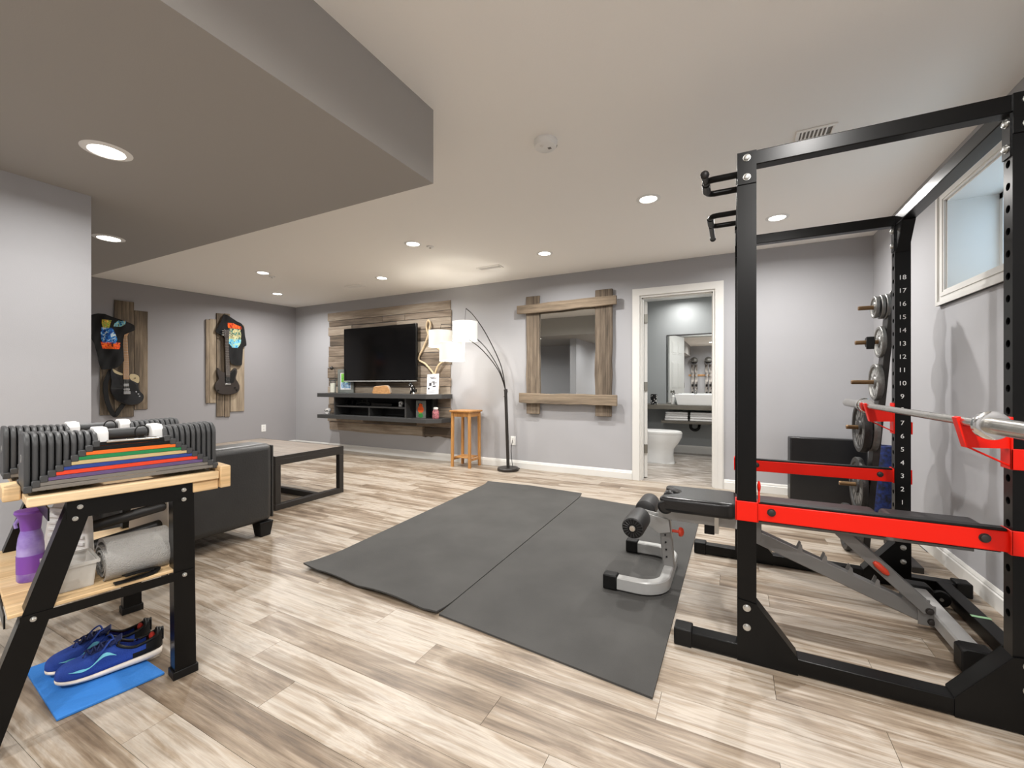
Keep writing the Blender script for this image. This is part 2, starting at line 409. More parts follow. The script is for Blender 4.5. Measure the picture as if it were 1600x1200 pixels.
# window in the right wall
wn = bpy.data.objects.new('window_1', None); C.objects.link(wn); wn['kind'] = 'structure'; wn.location = (XR, (WY0 + WY1) / 2, WZ0)
cw = .09
mb = MB()
for (a, b, o_) in ((0, cw, .012), (.0, .022, .022), (.05, cw - .012, .017)):
    y0, y1, z0, z1 = WY0 - cw, WY1 + cw, WZ0 - cw * .85, WZ1 + cw
    mb.box(XR - o_, XR, y0 + a, y0 + b, z0 + a, z1 - a).box(XR - o_, XR, y1 - b, y1 - a, z0 + a, z1 - a)
    mb.box(XR - o_, XR, y0 + b, y1 - b, z0 + a, z0 + b * .94).box(XR - o_, XR, y0 + b, y1 - b, z1 - b, z1 - a)
obj('casing', mb, 'trim', wn, smooth=False, world=True)
mb = MB().box(XR, XR + .26, WY0, WY0 + .012, WZ0, WZ1).box(XR, XR + .26, WY1 - .012, WY1, WZ0, WZ1).box(XR, XR + .26, WY0, WY1, WZ0, WZ0 + .012).box(XR, XR + .26, WY0, WY1, WZ1 - .012, WZ1)
obj('jamb_liner', mb, 'trim', wn, smooth=False, world=True)
mb = MB()
for (y0, y1, z0, z1) in ((WY0, WY1, WZ0, WZ0 + .045), (WY0, WY1, WZ1 - .045, WZ1), (WY0, WY0 + .045, WZ0, WZ1), (WY1 - .045, WY1, WZ0, WZ1)):
    mb.box(XR + .22, XR + .27, y0, y1, z0, z1)
obj('sash', mb, 'trim', wn, smooth=False, world=True)
obj('pane', MB().box(XR + .242, XR + .248, WY0 + .04, WY1 - .04, WZ0 + .04, WZ1 - .04), 'glass', wn, smooth=False, world=True)
# ---------------------------------------------------------------- bathroom shell
BX0, BX1, BY = -1.50, .62, 7.25
struct('floor_bathroom', MB().box(BX0, BX1, D + .0, BY, -.06, 0), 'bath_floor', smooth=False)
struct('ceiling_bathroom', MB().box(BX0, BX1, D + .12, BY, H, H + .06), 'ceil', smooth=False)
struct('wall_bathroom_back', MB().box(BX0, BX1, BY, BY + .1, 0, H), 'paint_bath', smooth=False)
struct('wall_bathroom_left', MB().box(BX0 - .1, BX0, D + .12, BY, 0, H), 'paint_bath', smooth=False)
struct('wall_bathroom_right', MB().box(BX1, BX1 + .1, D + .12, BY, 0, H), 'paint_bath', smooth=False)
base_run('baseboard_bathroom', (BX0, BY), (BX1, BY), (0, -1), .12)
# ================================================================ LIGHTS
def recessed(x, y, z, label, group, power=POT_W, r=.058, ring=.085):
    t = thing('recessed_light', label, 'ceiling light', (x, y, z), 0, group)
    obj('trim_ring', MB().lathe([(r, -.002), (r + .004, -.006), (ring - .01, -.005), (ring, -.001), (ring, 0), (r, 0)], n=32, close=True), 'white', t)
    obj('lens', MB().lathe([(.0001, -.0015), (r, -.0015), (r, 0), (.0001, 0)], n=32), 'lens', t)
    la = bpy.data.lights.new('lamp', 'AREA'); la.shape = 'DISK'; la.size = r * 1.7; la.energy = power; la.color = POT_COL; la.spread = math.radians(165)
    lo = bpy.data.objects.new('lamp', la); C.objects.link(lo); lo.parent = t; lo.location = (0, 0, -.009)
    return t
for (x, y, l) in ((-6.05, 4.06, 'in the ceiling corner by the dark guitar wall'), (-3.96, 4.06, 'in front of the television panel and arc lamp'), (-1.72, 4.07, 'in front of the timber framed mirror'),
                  (.33, 4.06, 'seen between the top beams of the rack'), (-5.06, 3.21, 'next to a sensor above the coffee table'), (-2.73, 3.21, 'next to a sensor above the rubber mat with curling edges'), (-.54, 3.22, 'between the smoke detector and the bathroom door')):
    recessed(x, y, H, 'recessed ceiling light ' + l, 'recessed lights of the main ceiling')
for (x, y, l) in ((-2.357, .817, 'recessed bulkhead light with wide white ring above the work stand'), (-3.751, 1.311, 'recessed bulkhead light above the sofa beyond the partition edge')):
    recessed(x, y, SB, l, 'recessed lights of the dark bulkhead', POT_W * .42)
for (x, y) in ((.35, 1.0), (.35, -.1), (.35, -1.3), (-.6, -.7)):  # unseen lamps added behind the camera for fill and ceiling bounce
    recessed(x, y, H, 'added fill light in the unseen ceiling above the gym floor behind', 'added fill lights of the rear ceiling')
for (x, y) in ((-5.6, .6), (-2.2, -.9)):  # more added fill lamps, out of view under the bulkhead
    recessed(x, y, SB, 'added fill light under the bulkhead at the unseen back of the room', 'added fill lights of the rear bulkhead')
recessed(-.66, 6.93, H, 'recessed light in the bathroom ceiling above the vanity', None, 7)
recessed(-.2, 5.85, H, 'added fill light in the bathroom ceiling just inside the door, out of view', None, 20)  # second bathroom lamp, unseen, added to brighten walls and floor
# ================================================================ POWER RACK AREA (largest first)
UX0, UX1 = .02, .781           # left face of the two upright columns
UW, UD = .066, .05
NY, FY = 1.90, 2.98            # front face of near and far frame
TOP = 1.995
def hole_face(mb, y0, y1, z0, z1, x, zs, r=.0125, n=12, inward=.004):
    """the -x face of a square tube pierced by round holes, with a short rim going in"""
    cz = [z0] + [(a + b) / 2 for a, b in zip(zs[:-1], zs[1:])] + [z1]
    if zs[0] - z0 > .08: cz[0] = zs[0] - .04; mb.add([(x, y0, z0), (x, y1, z0), (x, y1, cz[0]), (x, y0, cz[0])], [(0, 1, 2, 3)])
    if z1 - zs[-1] > .08: cz[-1] = zs[-1] + .04; mb.add([(x, y0, cz[-1]), (x, y1, cz[-1]), (x, y1, z1), (x, y0, z1)], [(0, 1, 2, 3)])
    cy = (y0 + y1) / 2
    for k, zc in enumerate(zs):
        a0, a1 = cz[k], cz[k + 1]; vs = []
        for i in range(n):
            a = 2 * PI * i / n + PI / 4; vs.append((x, cy + r * math.cos(a), zc + r * math.sin(a)))
        cor = [(y1, a1), (y0, a1), (y0, a0), (y1, a0)]
        per = n // 4
        for i in range(n):
            q, f = divmod(i, per); p, p2 = cor[q], cor[(q + 1) % 4]; t = f / per
            vs.append((x, p[0] + (p2[0] - p[0]) * t, p[1] + (p2[1] - p[1]) * t))
        for i in range(n): vs.append((x + inward, vs[i][1], vs[i][2]))
        mb.add(vs, [(i, (i + 1) % n, (i + 1) % n + n, i + n) for i in range(n)] + [(i, i + 2 * n, (i + 1) % n + 2 * n, (i + 1) % n) for i in range(n)])
def upright(x0, y0, holes):
    mb = MB(); x1, y1 = x0 + UW, y0 + UD; z0, z1 = .062, TOP - .055
    q = lambda *p: mb.add(p, [(0, 1, 2, 3)])
    q((x0, y0, z0), (x1, y0, z0), (x1, y0, z1), (x0, y0, z1)); q((x0, y1, z0), (x1, y1, z0), (x1, y1, z1), (x0, y1, z1))
    q((x1, y0, z0), (x1, y1, z0), (x1, y1, z1), (x1, y0, z1)); q((x0, y0, z1), (x1, y0, z1), (x1, y1, z1), (x0, y1, z1)); q((x0, y0, z0), (x1, y0, z0), (x1, y1, z0), (x0, y1, z0))
    if holes: hole_face(mb, y0, y1, z0, z1, x0, [1.43 + .0712 * k for k in range(-15, 6)])
    else: q((x0, y0, z0), (x0, y1, z0), (x0, y1, z1), (x0, y0, z1))
    return mb
def bolt(mb, p, d, r=.011):
    d = Vector(d); M = Matrix.Translation(p) @ d.to_track_quat('Z', 'Y').to_matrix().to_4x4()
    mb.lathe([(r * 1.25, 0), (r * 1.25, .002), (r, .002), (r * .96, .008), (r * .7, .0095), (0.0001, .0095)], M, 12); return mb
rack = thing('power_rack', 'black steel power rack with red safety bars beside the small window', 'power rack', (.43, 2.46, 0))
P = lambda n, mb, m='black_metal', **k: obj(n, mb, m, rack, world=True, **k)
ups = {}
for (x, y, hl) in ((UX0, NY, 0), (UX1, NY, 1), (UX0, FY, 0), (UX1, FY, 1)):
    ups[x, y] = P('upright', upright(x, y, hl), smooth=False)
# hole numbers on the far right upright
for k in range(1, 19):
    cu = bpy.data.curves.new('num', 'FONT'); cu.body = str(k); cu.size = .034; cu.align_x = 'CENTER'; cu.align_y = 'CENTER'; cu.extrude = .0004
    to = bpy.data.objects.new('num', cu); C.objects.link(to)
    me = bpy.data.meshes.new_from_object(to.evaluated_get(bpy.context.evaluated_depsgraph_get())); bpy.data.objects.remove(to)
    me.transform(Matrix.Translation((UX1 + UW / 2 - .002, FY - .0006, .454 + (k - 1) * .0708)) @ Matrix.Rotation(PI / 2, 4, 'X'))
    me.transform(rack.matrix_basis.inverted()); me.materials.clear(); me.materials.append(MATS['white'])
    o = bpy.data.objects.new('hole_number', me); C.objects.link(o); o.parent = ups[UX1, FY]
for y in (NY, FY):
    P('base_rail', MB().box(-.15, 1.03, y - .002, y + .062, .004, .062), bevel=.004)
    for (a, b) in ((-.215, -.145), (1.02, 1.085)):
        P('end_cap', MB().box(a, b, y - .008, y + .068, 0, .072), 'black_plastic', bevel=.006)
    P('top_beam', MB().box(UX0, UX1 + UW, y, y + UD, TOP - .055, TOP), bevel=.003)
    # corner gussets at the foot of each upright
    for (x, s_) in ((UX0, 1), (UX1, -1)):
        a = x if s_ > 0 else x + UW; e = a + s_ * UW
        poly = [(a, .004), (a + s_ * .20, .004), (a + s_ * .20, .066), (e, .235), (a, .245)]
        g = MB().prism(poly, y - .006, y - .002).prism(poly, y + UD + .012, y + UD + .016)
        g.add([(e, y - .006, .235), (a + s_ * .2, y - .006, .066), (a + s_ * .2, y + UD + .016, .066), (e, y + UD + .016, .235)], [(0, 1, 2, 3)])
        g.add([(e, y - .006, .232), (a + s_ * .2, y - .006, .063), (a + s_ * .2, y + UD + .016, .063), (e, y + UD + .016, .232)], [(0, 1, 2, 3)])
        gg = P('gusset', g, smooth=False)
        for z in (.215, .14): obj('bolt', bolt(MB(), (x + UW / 2, y - .006, z), (0, -1, 0)), 'zinc', gg, world=True)
    # top corner plates and bolts
    for x in (UX0, UX1):
        pl = P('corner_plate', MB().box(x, x + UW, y - .005, y, TOP - .125, TOP), smooth=False)
        for z in (.025, .1): obj('bolt', bolt(MB(), (x + UW * .5, y - .005, TOP - z), (0, -1, 0)), 'zinc', pl, world=True)
# right-hand top and bottom cross members, angle plates
P('cross_beam', MB().box(UX1, UX1 + .06, NY + UD, FY, TOP - .055, TOP), bevel=.003)
P('cross_beam', MB().box(UX0, UX0 + .06, NY + UD, FY, TOP - .055, TOP), bevel=.003)
P('floor_beam', MB().box(.945, 1.005, NY + .062, FY, .008, .062), bevel=.003)
for y in (2.60, 2.05):
    P('tape_strip', MB().box(.943, 1.007, y, y + .018, .0615, .0632), 'tape', smooth=False)
for (y, s_) in ((NY + UD, 1), (FY, -1)):
    pl = P('angle_plate', MB().box(UX1 - .004, UX1, y - (.045 if s_ > 0 else 0), y + (.045 if s_ < 0 else 0), TOP - .19, TOP - .05), smooth=False)
    for z in (.08, .16): obj('bolt', bolt(MB(), (UX1 - .004, y - s_ * .025, TOP - z), (-1, 0, 0)), 'zinc', pl, world=True)
P('gusset', MB().prism([(FY, TOP - .055), (FY - .10, TOP - .055), (FY, TOP - .20)], UX1 + .004, UX1 + .012, 'yz').prism([(FY, TOP - .055), (FY - .10, TOP - .055), (FY, TOP - .20)], UX1 + .05, UX1 + .058, 'yz').bar((UX1 + .03, FY - .10, TOP - .058), (UX1 + .03, FY - .004, TOP - .198), .05, .006), smooth=False)
# pull-up handles on the open side
HZ = 1.965
def handle(ys, over, tip):
    y0, y1 = ys; x0, x1 = UX0, -.10; r = .03
    pts = [(x0, y0, HZ), (x1 + r, y0, HZ)] + [(x1 + r - r * math.sin(a), y0 + r - r * math.cos(a), HZ) for a in (.5, 1.0)] + [(x1, y0 + r, HZ), (x1, y1 - r, HZ)] + [(x1 + r - r * math.cos(a), y1 - r + r * math.sin(a), HZ) for a in (.5, 1.0)] + [(x1 + r, y1, HZ), (x0, y1, HZ)]
    hb = P('pull_up_handle', MB().tube(pts, .0135, 12))
    a = y0 if over < 0 else y1
    g = MB().cyl((x1, a, HZ), (x1, a + over, HZ), .0135, n=12).ball((x1, a + over, HZ), .018, 8)
    obj('grip', g, 'foam_black', hb, world=True)
    obj('grip', MB().cyl((x1, y0 + .035, HZ), (x1, y1 - .035, HZ), .017, n=12), 'foam_black', hb, world=True)
handle((2.02, 2.17), -.06, 0); handle((2.46, 2.62), .22, 0)
for y in (2.0, 2.64): P('handle_bracket', MB().box(UX0 - .004, UX0 + .062, y - .03, y + .03, TOP - .07, TOP - .05), smooth=False)
# ------------------------------------------------ safety bars, hooks, barbell
def safety(y, front, label):
    t = thing('safety_bar', label, 'safety bar', (.43, y, .555), 0, 'safety bars of the rack')
    z0, z1 = .557, .628; Q = lambda n, mb, m='red', p=t, **k: obj(n, mb, m, p, world=True, **k)
    y0, y1 = (y + .006, y + .046)
    b = Q('bar', MB().box(UX0 + UW + .002, UX1 - .002, y0, y1, z0, z1 - .006), bevel=.003)
    Q('top_strip', MB().box(UX0 + UW + .008, UX1 - .008, y0 + .003, y1 - .003, z1 - .006, z1 + .003), 'black_plastic', bevel=.002)
    for (x, s_) in ((UX0, 1), (UX1, -1)):
        yf = (y - .008, y - .0015) if front else (y + UD + .0165, y + UD + .022)
        ya = y - .008 if front else y + .002; yb = y + .055 if front else y + UD + .022
        w_ = MB().box(x - .006, x + UW + .006, yf[0], yf[1], z0 - .004, z1 + .002)
        xe = x + UW if s_ > 0 else x
        w_.box(min(xe, xe + s_ * .006) + s_ * .0006, max(xe, xe + s_ * .006) + s_ * .0006, ya, yb, z0 - .004, z1 + .002)
        xo = x if s_ > 0 else x + UW
        w_.box(min(xo, xo - s_ * .006) - s_ * .0006, max(xo, xo - s_ * .006) - s_ * .0006, ya, yb, z0 - .004, z1 + .002)
        Q('bracket', w_, bevel=.002)
    if front: Q('stop_tab', MB().box(UX0 + UW + .006, UX0 + UW + .012, y0, y0 + .02, z1, z1 + .07).ball((UX0 + UW + .009, y0 + .01, z1 + .06), .016, 8, (.4, 1, 1.4)))
    for xx in (UX0 + UW + .05, UX1 - .06): obj('bolt', bolt(MB(), (xx, y0, .595), (0, -1, 0), .012), 'iron', b, world=True)
safety(NY, 1, 'red flat safety bar strapped across the front frame over the bench')
safety(FY, 0, 'red flat safety bar on the rear frame beside the plate tree')
def hook(y, front, label):
    t = thing('bar_hook', label, 'bar hook', (UX1, y, .82), 0, 'barbell hooks of the rack')
    x = UX1; y0, y1 = (y - .0075, y + UD + .004) if front else (y - .004, y + UD + .0075)
    b = MB().box(x - .006, x - .0006, y0, y1, .82, .985)
    yf = (y - .0075, y - .0008) if front else (y + UD + .0008, y + UD + .0075)
    b.box(x - .006, x + UW + .006, yf[0], yf[1], .82, .885).box(x + UW + .0006, x + UW + .0065, y0, y1, .82, .885)
    bp = obj('back_plate', b, 'red', t, world=True, bevel=.0015)
    for yy in (y + .002, y + .026):
        obj('cradle_side', MB().prism([(x - .006, .962), (x - .006, .885), (x - .105, .882), (x - .117, .952), (x - .09, .952)], yy, yy + .006), 'red', t, world=True, smooth=False)
    obj('cradle_floor', MB().box(x - .112, x - .006, y + .008, y + .026, .944, .950), 'red', t, world=True, smooth=False)
    obj('lip', MB().prism([(x - .106, .882), (x - .099, .884), (x - .118, .982), (x - .129, .978)], y + .0005, y + .0335), 'red', t, world=True, smooth=False)
    obj('brace_rod', MB().tube([(x - .006, y + .006, .832), (x - .10, y + .006, .884)], .003, 8), 'red', t, world=True)
    obj('liner', MB().box(x - .104, x - .008, y + .0085, y + .0255, .950, .952), 'black_plastic', t, world=True)
hook(NY, 1, 'red barbell hook on the front upright holding the bar sleeve end')
hook(FY, 0, 'red barbell hook on the numbered rear upright')
bx, bz = .675, .9668; bc = 2.41
bar = thing('barbell', 'chrome barbell resting on the two red hooks', 'barbell', (bx, bc, bz))
obj('shaft', MB().cyl((bx, bc - .64, bz), (bx, bc + .64, bz), .0145, n=20), 'steel', bar, world=True)
for s_ in (-1, 1):
    q = obj('sleeve', MB().cyl((bx, bc + s_ * .66, bz), (bx, bc + s_ * 1.085, bz), .0245, n=24), 'steel', bar, world=True)
    obj('collar', MB().lathe([(.0146, -.03), (.034, -.03), (.036, -.02), (.036, -.012), (.042, -.006), (.042, .008), (.036, .012), (.0246, .012)], Matrix.Translation((bx, bc + s_ * .66, bz)) @ Matrix.Rotation(-s_ * PI / 2, 4, 'X'), 28), 'chrome', q, world=True)
    obj('end_cap', MB().cyl((bx, bc + s_ * 1.085, bz), (bx, bc + s_ * 1.092, bz), .024, .021, n=20), 'zinc', q, world=True)
# ------------------------------------------------ weight bench
BYc = 2.52
wbn = thing('weight_bench', 'silver framed adjustable weight bench with black pads and foam leg rollers', 'weight bench', (.1, BYc, 0))
Q = lambda n, mb, m, p=wbn, **k: obj(n, mb, m, p, world=True, **k)
arc = lambda cx, cy, r, a0, a1, z, n=8: [(cx + r * math.cos(a0 + (a1 - a0) * i / n), cy + r * math.sin(a0 + (a1 - a0) * i / n), z) for i in range(n + 1)]
z = .047
up_ = [(-.545, BYc - .275, z), (-.44, BYc - .275, z)] + arc(-.43, BYc - .155, .12, -PI / 2, 0, z) + arc(-.43, BYc + .155, .12, 0, PI / 2, z) + [(-.44, BYc + .275, z), (-.545, BYc + .275, z)]
fb = Q('front_base', MB().rbar(up_, .05, .065), 'silver_light')
for s_ in (-1, 1):
    Q('foot_cap', MB().box(-.605, -.53, BYc + s_ * .275 - .03, BYc + s_ * .275 + .03, .0095, .088), 'black_plastic', fb, bevel=.008)
Q('post', MB().rbar([(-.31, BYc, .07), (-.335, BYc, .345)], .06, .05, (0, 1, 0)), 'silver_paint')
for zz in (.13, .17, .21, .25): Q('post_hole', MB().cyl((-.318 - .06 * (zz - .1), BYc - .0315, zz), (-.318 - .06 * (zz - .1), BYc - .029, zz), .005, n=10), 'black_plastic')
ra = [(-.30, .27), (-.36, .255), (-.465, .325), (-.455, .36), (-.35, .345), (-.31, .34)]
for s_ in (-1, 1): Q('roller_arm', MB().prism(ra, BYc + s_ * .0335 - .0025, BYc + s_ * .0335 + .0025), 'silver_light', bevel=.001)
Q('roller_tube', MB().rbar([(-.36, BYc, .30), (-.455, BYc, .342)], .045, .035), 'silver_paint')
Q('roller_axle', MB().cyl((-.455, BYc - .29, .342), (-.455, BYc + .29, .342), .012), 'chrome')
for s_ in (-1, 1):
    y0 = BYc + s_ * .07; M = Matrix.Translation((-.455, y0, .342)) @ Matrix.Rotation(-s_ * PI / 2, 4, 'X')
    rl = Q('foam_roller', MB().lathe([(.012, 0), (.045, 0), (.056, .008), (.058, .02), (.058, .19), (.053, .205), (.04, .212), (.022, .208), (.0125, .206)], M, 28), 'foam_black')
    cr = MB()
    for k in range(18):
        a = 2 * PI * k / 18
        p0 = M @ Vector((.024 * math.cos(a), .024 * math.sin(a), .2125)); p1 = M @ Vector((.05 * math.cos(a), .047 * math.sin(a), .2125))
        cr.tube([p0, p1], .0026, 5)
    Q('pleat', cr, 'foam_black', rl, kind='stuff')
    Q('end_disc', MB().lathe([(.012, .2065), (.046, .2065), (.05, .209), (.046, .2125), (.012, .2125)], M, 28, close=True), 'black_plastic', rl)
    Q('axle_end', MB().lathe([(.010, .205), (.015, .207), (.015, .217), (.010, .217)], M, 16, close=True), 'zinc', rl)
Q('pull_knob', MB().cyl((-.295, BYc, .27), (-.255, BYc, .27), .008, n=12).lathe([(.01, 0), (.024, .004), (.026, .016), (.018, .026), (.0001, .03)], RY((-.262, BYc, .27)), 16), 'red_knob')
Q('seat_beam', MB().box(-.365, .11, BYc - .026, BYc + .026, .335, .395), 'silver_light', bevel=.004)
Q('seat_bracket', MB().box(-.08, -.06, BYc - .04, BYc + .04, .30, .395), 'zinc', smooth=False); Q('seat_plate', MB().box(-.2, .0, BYc - .045, BYc + .045, .395, .412), 'zinc', smooth=False)
Q('adjust_stop', MB().box(-.13, -.08, BYc - .02, BYc + .02, .285, .335), 'black_plastic', bevel=.004)
Q('upright_post', MB().box(.085, .135, BYc - .026, BYc + .026, .29, .43), 'silver_paint', bevel=.003)
seat = [( -.34, -.10), (-.345, -.145), (-.30, -.155), (.0, -.155), (.03, -.13), (.03, .13), (.0, .155), (-.30, .155), (-.345, .145), (-.34, .10), (-.27, .03), (-.262, 0), (-.27, -.03)]
sp = Q('seat_pad', MB().prism([(a, BYc + b) for a, b in seat], .412, .492, 'xy'), 'vinyl', bevel=.028, seg=4)
for s_ in (-1, 1): Q('seat_nose', MB().cyl((-.312, BYc + s_ * .152, .438), (-.312, BYc + s_ * .052, .438), .04, n=24), 'vinyl', sp, bevel=.012, seg=3)
for (a, b) in ((.06, .612), (.632, .965)):
    pd_ = Q('back_pad', MB().box(a, b, BYc - .145, BYc + .145, .432, .488), 'vinyl_pad', bevel=.02, seg=4)
    Q('pad_board', MB().box(a + .02, b - .015, BYc - .135, BYc + .135, .420, .434), 'black_plastic', pd_, bevel=.003)
for s_ in (-1, 1): Q('back_frame', MB().box(.12, .90, BYc + s_ * .045 - .015, BYc + s_ * .045 + .015, .388, .4195), 'silver_paint', bevel=.003)
dg0, dg1 = Vector((.10, BYc, .315)), Vector((.80, BYc, .05))
dd = Q('main_beam', MB().bar(dg0, dg1, .05, .065), 'silver_paint', bevel=.004)
dn = (dg1 - dg0).normalized(); up2 = Vector((-dn.z, 0, dn.x)); up2 = up2 if up2.z > 0 else -up2
for k in range(5):
    p = dg0 + dn * (.20 + .105 * k)
    for s_ in (-1, 1):
        nb = MB()
        c_ = p + Vector((0, s_ * .022, 0)); q0 = c_ + up2 * .03 - dn * .012; q1 = c_ + up2 * .03 + dn * .012; q2 = c_ + up2 * .06 - dn * .002; q3 = c_ + up2 * .064 - dn * .012
        nb.add([q0, q1, q2, q3] + [v + Vector((0, .003 * s_, 0)) for v in (q0, q1, q2, q3)], [(0, 1, 2, 3), (4, 5, 6, 7), (0, 1, 5, 4), (1, 2, 6, 5), (2, 3, 7, 6), (3, 0, 4, 7)])
        Q('notch', nb, 'silver_paint', dd, smooth=False)
for s_ in (1, -1): st = Q('back_strut', MB().bar((.45, BYc + s_ * .042, .40), (.765, BYc + s_ * .042, .10), .008, .05), 'silver_paint', bevel=.002)
g0 = Vector((.60, BYc - .05, .257)); gd = Vector((.315, 0, -.3)).normalized()
Q('strut_grip', MB().tube([g0 - gd * .035, g0 - gd * .02, g0 + gd * .02, g0 + gd * .035], .014, 10, scales=[.5, 1, 1, .5]), 'red_knob', st)
Q('rear_base', MB().rbar([(.815, BYc - .30, .058), (.815, BYc + .28, .058)], .065, .06), 'silver_light')
for s_ in (-1, 1): Q('joint_plate', MB().box(.73, .79, BYc + s_ * .031 - .003, BYc + s_ * .031 + .003, .03, .12), 'silver_paint', bevel=.002)
for (px, py, pz) in ((.765, .047, .10), (.775, .034, .05)): Q('bolt', bolt(MB(), (px, BYc - py, pz), (0, -1, 0), .012), 'iron')
for s_, y in ((-1, BYc - .30), (1, BYc + .28)):
    rc = Q('rear_cap', MB().prism([(.765, .012), (.78, 0), (.865, 0), (.872, .02), (.872, .085), (.855, .10), (.78, .10), (.765, .09)], y - .035, y + .035), 'black_plastic', bevel=.005)
    Q('wheel', MB().lathe([(.008, -.012), (.036, -.012), (.038, -.006), (.038, .006), (.036, .012), (.008, .012)], RX((.905, y, .042)), 24, close=True), 'black_plastic', rc)
    Q('axle', MB().cyl((.905, y - .016, .042), (.905, y + .016, .042), .008, n=12).box(.87, .905, y - .004, y + .004, .036, .05), 'zinc', rc)
# ------------------------------------------------ plate tree with plates
TY = 3.5
tree = thing('plate_tree', 'dark A-frame weight plate tree with bronze pegs in the corner', 'plate rack', (.92, TY, 0))
Q = lambda n, mb, m, p=tree, **k: obj(n, mb, m, p, world=True, **k)
legx = lambda z: .765 + .135 * (z - .03) / 1.62
Q('leg', MB().bar((.765, TY, .03), (.90, TY, 1.65), .10, .035, (1, 0, 0)), 'iron', bevel=.003)
Q('leg', MB().bar((.955, TY, .03), (.945, TY, 1.65), .10, .03, (1, 0, 0)), 'iron', bevel=.003)
Q('top_cap', MB().tube([(.895, TY, 1.64), (.905, TY, 1.675), (.922, TY, 1.685), (.94, TY, 1.675), (.95, TY, 1.64)], .012, 10), 'iron')
for x in (.755, .945): Q('foot', MB().box(x - .02, x + .035, TY - .26, TY + .26, .0, .035), 'iron', bevel=.004)
Q('brace', MB().box(.79, .95, TY - .03, TY + .03, .18, .22), 'iron', bevel=.003)
for (zz, tip) in ((1.58, .737), (1.357, .721), (1.10, .701), (.806, .674), (.433, .637), (.152, .63)):
    Q('peg', MB().cyl((legx(zz) - .012, TY, zz), (tip, TY, zz), .0135, n=16).cyl((tip + .004, TY, zz), (tip - .004, TY, zz), .0142, .012, n=16), 'bronze')
def plate(x, zz, r, th, m, label, y=TY, hole=.016):
    t = thing('weight_plate', label, 'weight plate', (x, y, zz - r), 0, 'plates on the tree')
    M = RY((0, 0, r)); h = th / 2
    rim = r * .84; hub = max(.03, r * .28)
    body = obj('disc', MB().lathe([(hole, -h), (hub, -h), (hub + .004, -h * .45), (rim - .006, -h * .45), (rim, -h), (r - .003, -h), (r, -h * .7), (r, h * .7), (r - .003, h), (rim, h), (rim - .006, h * .45), (hub + .004, h * .45), (hub, h), (hole, h)], M, 36, close=True), m, t)
    if r > .09:
        lt = MB()                                             # raised cast lettering blocks around the web
        for k in range(14):
            if k in (3, 10): continue
            a = 2 * PI * k / 14; rr = (rim + hub) / 2
            c_ = Vector((rr * math.cos(a), rr * math.sin(a), -h * .45)); Mx = M @ Matrix.Translation(c_) @ Matrix.Rotation(a, 4, 'Z')
            s1 = (rim - hub) * .26
            lt.box(-s1, s1, -rr * .14, rr * .14, -.0016, .0005, Mx)
        obj('cast_lettering', lt, 'castiron' if m != 'castiron' else 'silver_light', body, smooth=False, kind='stuff')
    return t
plate(.872, 1.58, .080, .02, 'castiron', 'small grey plate against the frame on the topmost peg')
plate(.848, 1.58, .076, .02, 'castiron', 'small grey plate second from the frame on the topmost peg')
plate(.82, 1.58, .070, .02, 'castiron', 'smallest grey plate outermost on the topmost peg')
plate(.845, 1.357, .100, .022, 'castiron', 'grey plate behind the black clamp on the second peg')
plate(.825, 1.10, .118, .03, 'castiron', 'medium grey plate on the middle peg of the tree')
plate(.798, .806, .152, .034, 'castiron', 'large grey plate behind the black plate on the fourth peg')
plate(.752, .806, .162, .04, 'plate_black', 'large black plate in front of a grey one on the fourth peg')
plate(.735, .433, .178, .03, 'plate_black', 'large dark plate on the fifth peg behind the rear safety bar')
plate(.672, .152, .150, .034, 'plate_black', 'largest dark plate on the lowest peg just above the floor')
cl = thing('bar_clamp', 'black barbell clamp pushed onto the second peg of the tree', 'clamp', (.793, TY, 1.357))
obj('clamp_ring', MB().lathe([(.0145, -.02), (.03, -.02), (.03, .02), (.0145, .02)], RY((0, 0, 0)), 18, close=True), 'black_plastic', cl)
obj('lever', MB().box(-.022, .018, -.03, -.012, -.045, .034), 'black_plastic', cl, bevel=.003)
# folded exercise mat leaning, foam roller
fm = thing('folded_mat', 'black vinyl folded exercise mat standing upright against the back wall', 'exercise mat', (.76, 4.78, 0))
for k in range(4):
    obj('mat_panel', MB().box(-.28, .29, -.1 + k * .047, -.055 + k * .047, .0, .60 - .004 * k), 'vinyl', fm, bevel=.012, seg=3)
tag(obj('foam_roller', MB().lathe([(.03, 0), (.068, 0), (.072, .006), (.072, .60), (.068, .606), (.03, .606)], Matrix.Translation((1.055, 4.30, 0)), 28, close=True), 'blue_foam'), 'blue mottled foam roller standing upright behind the plate tree', 'foam roller')
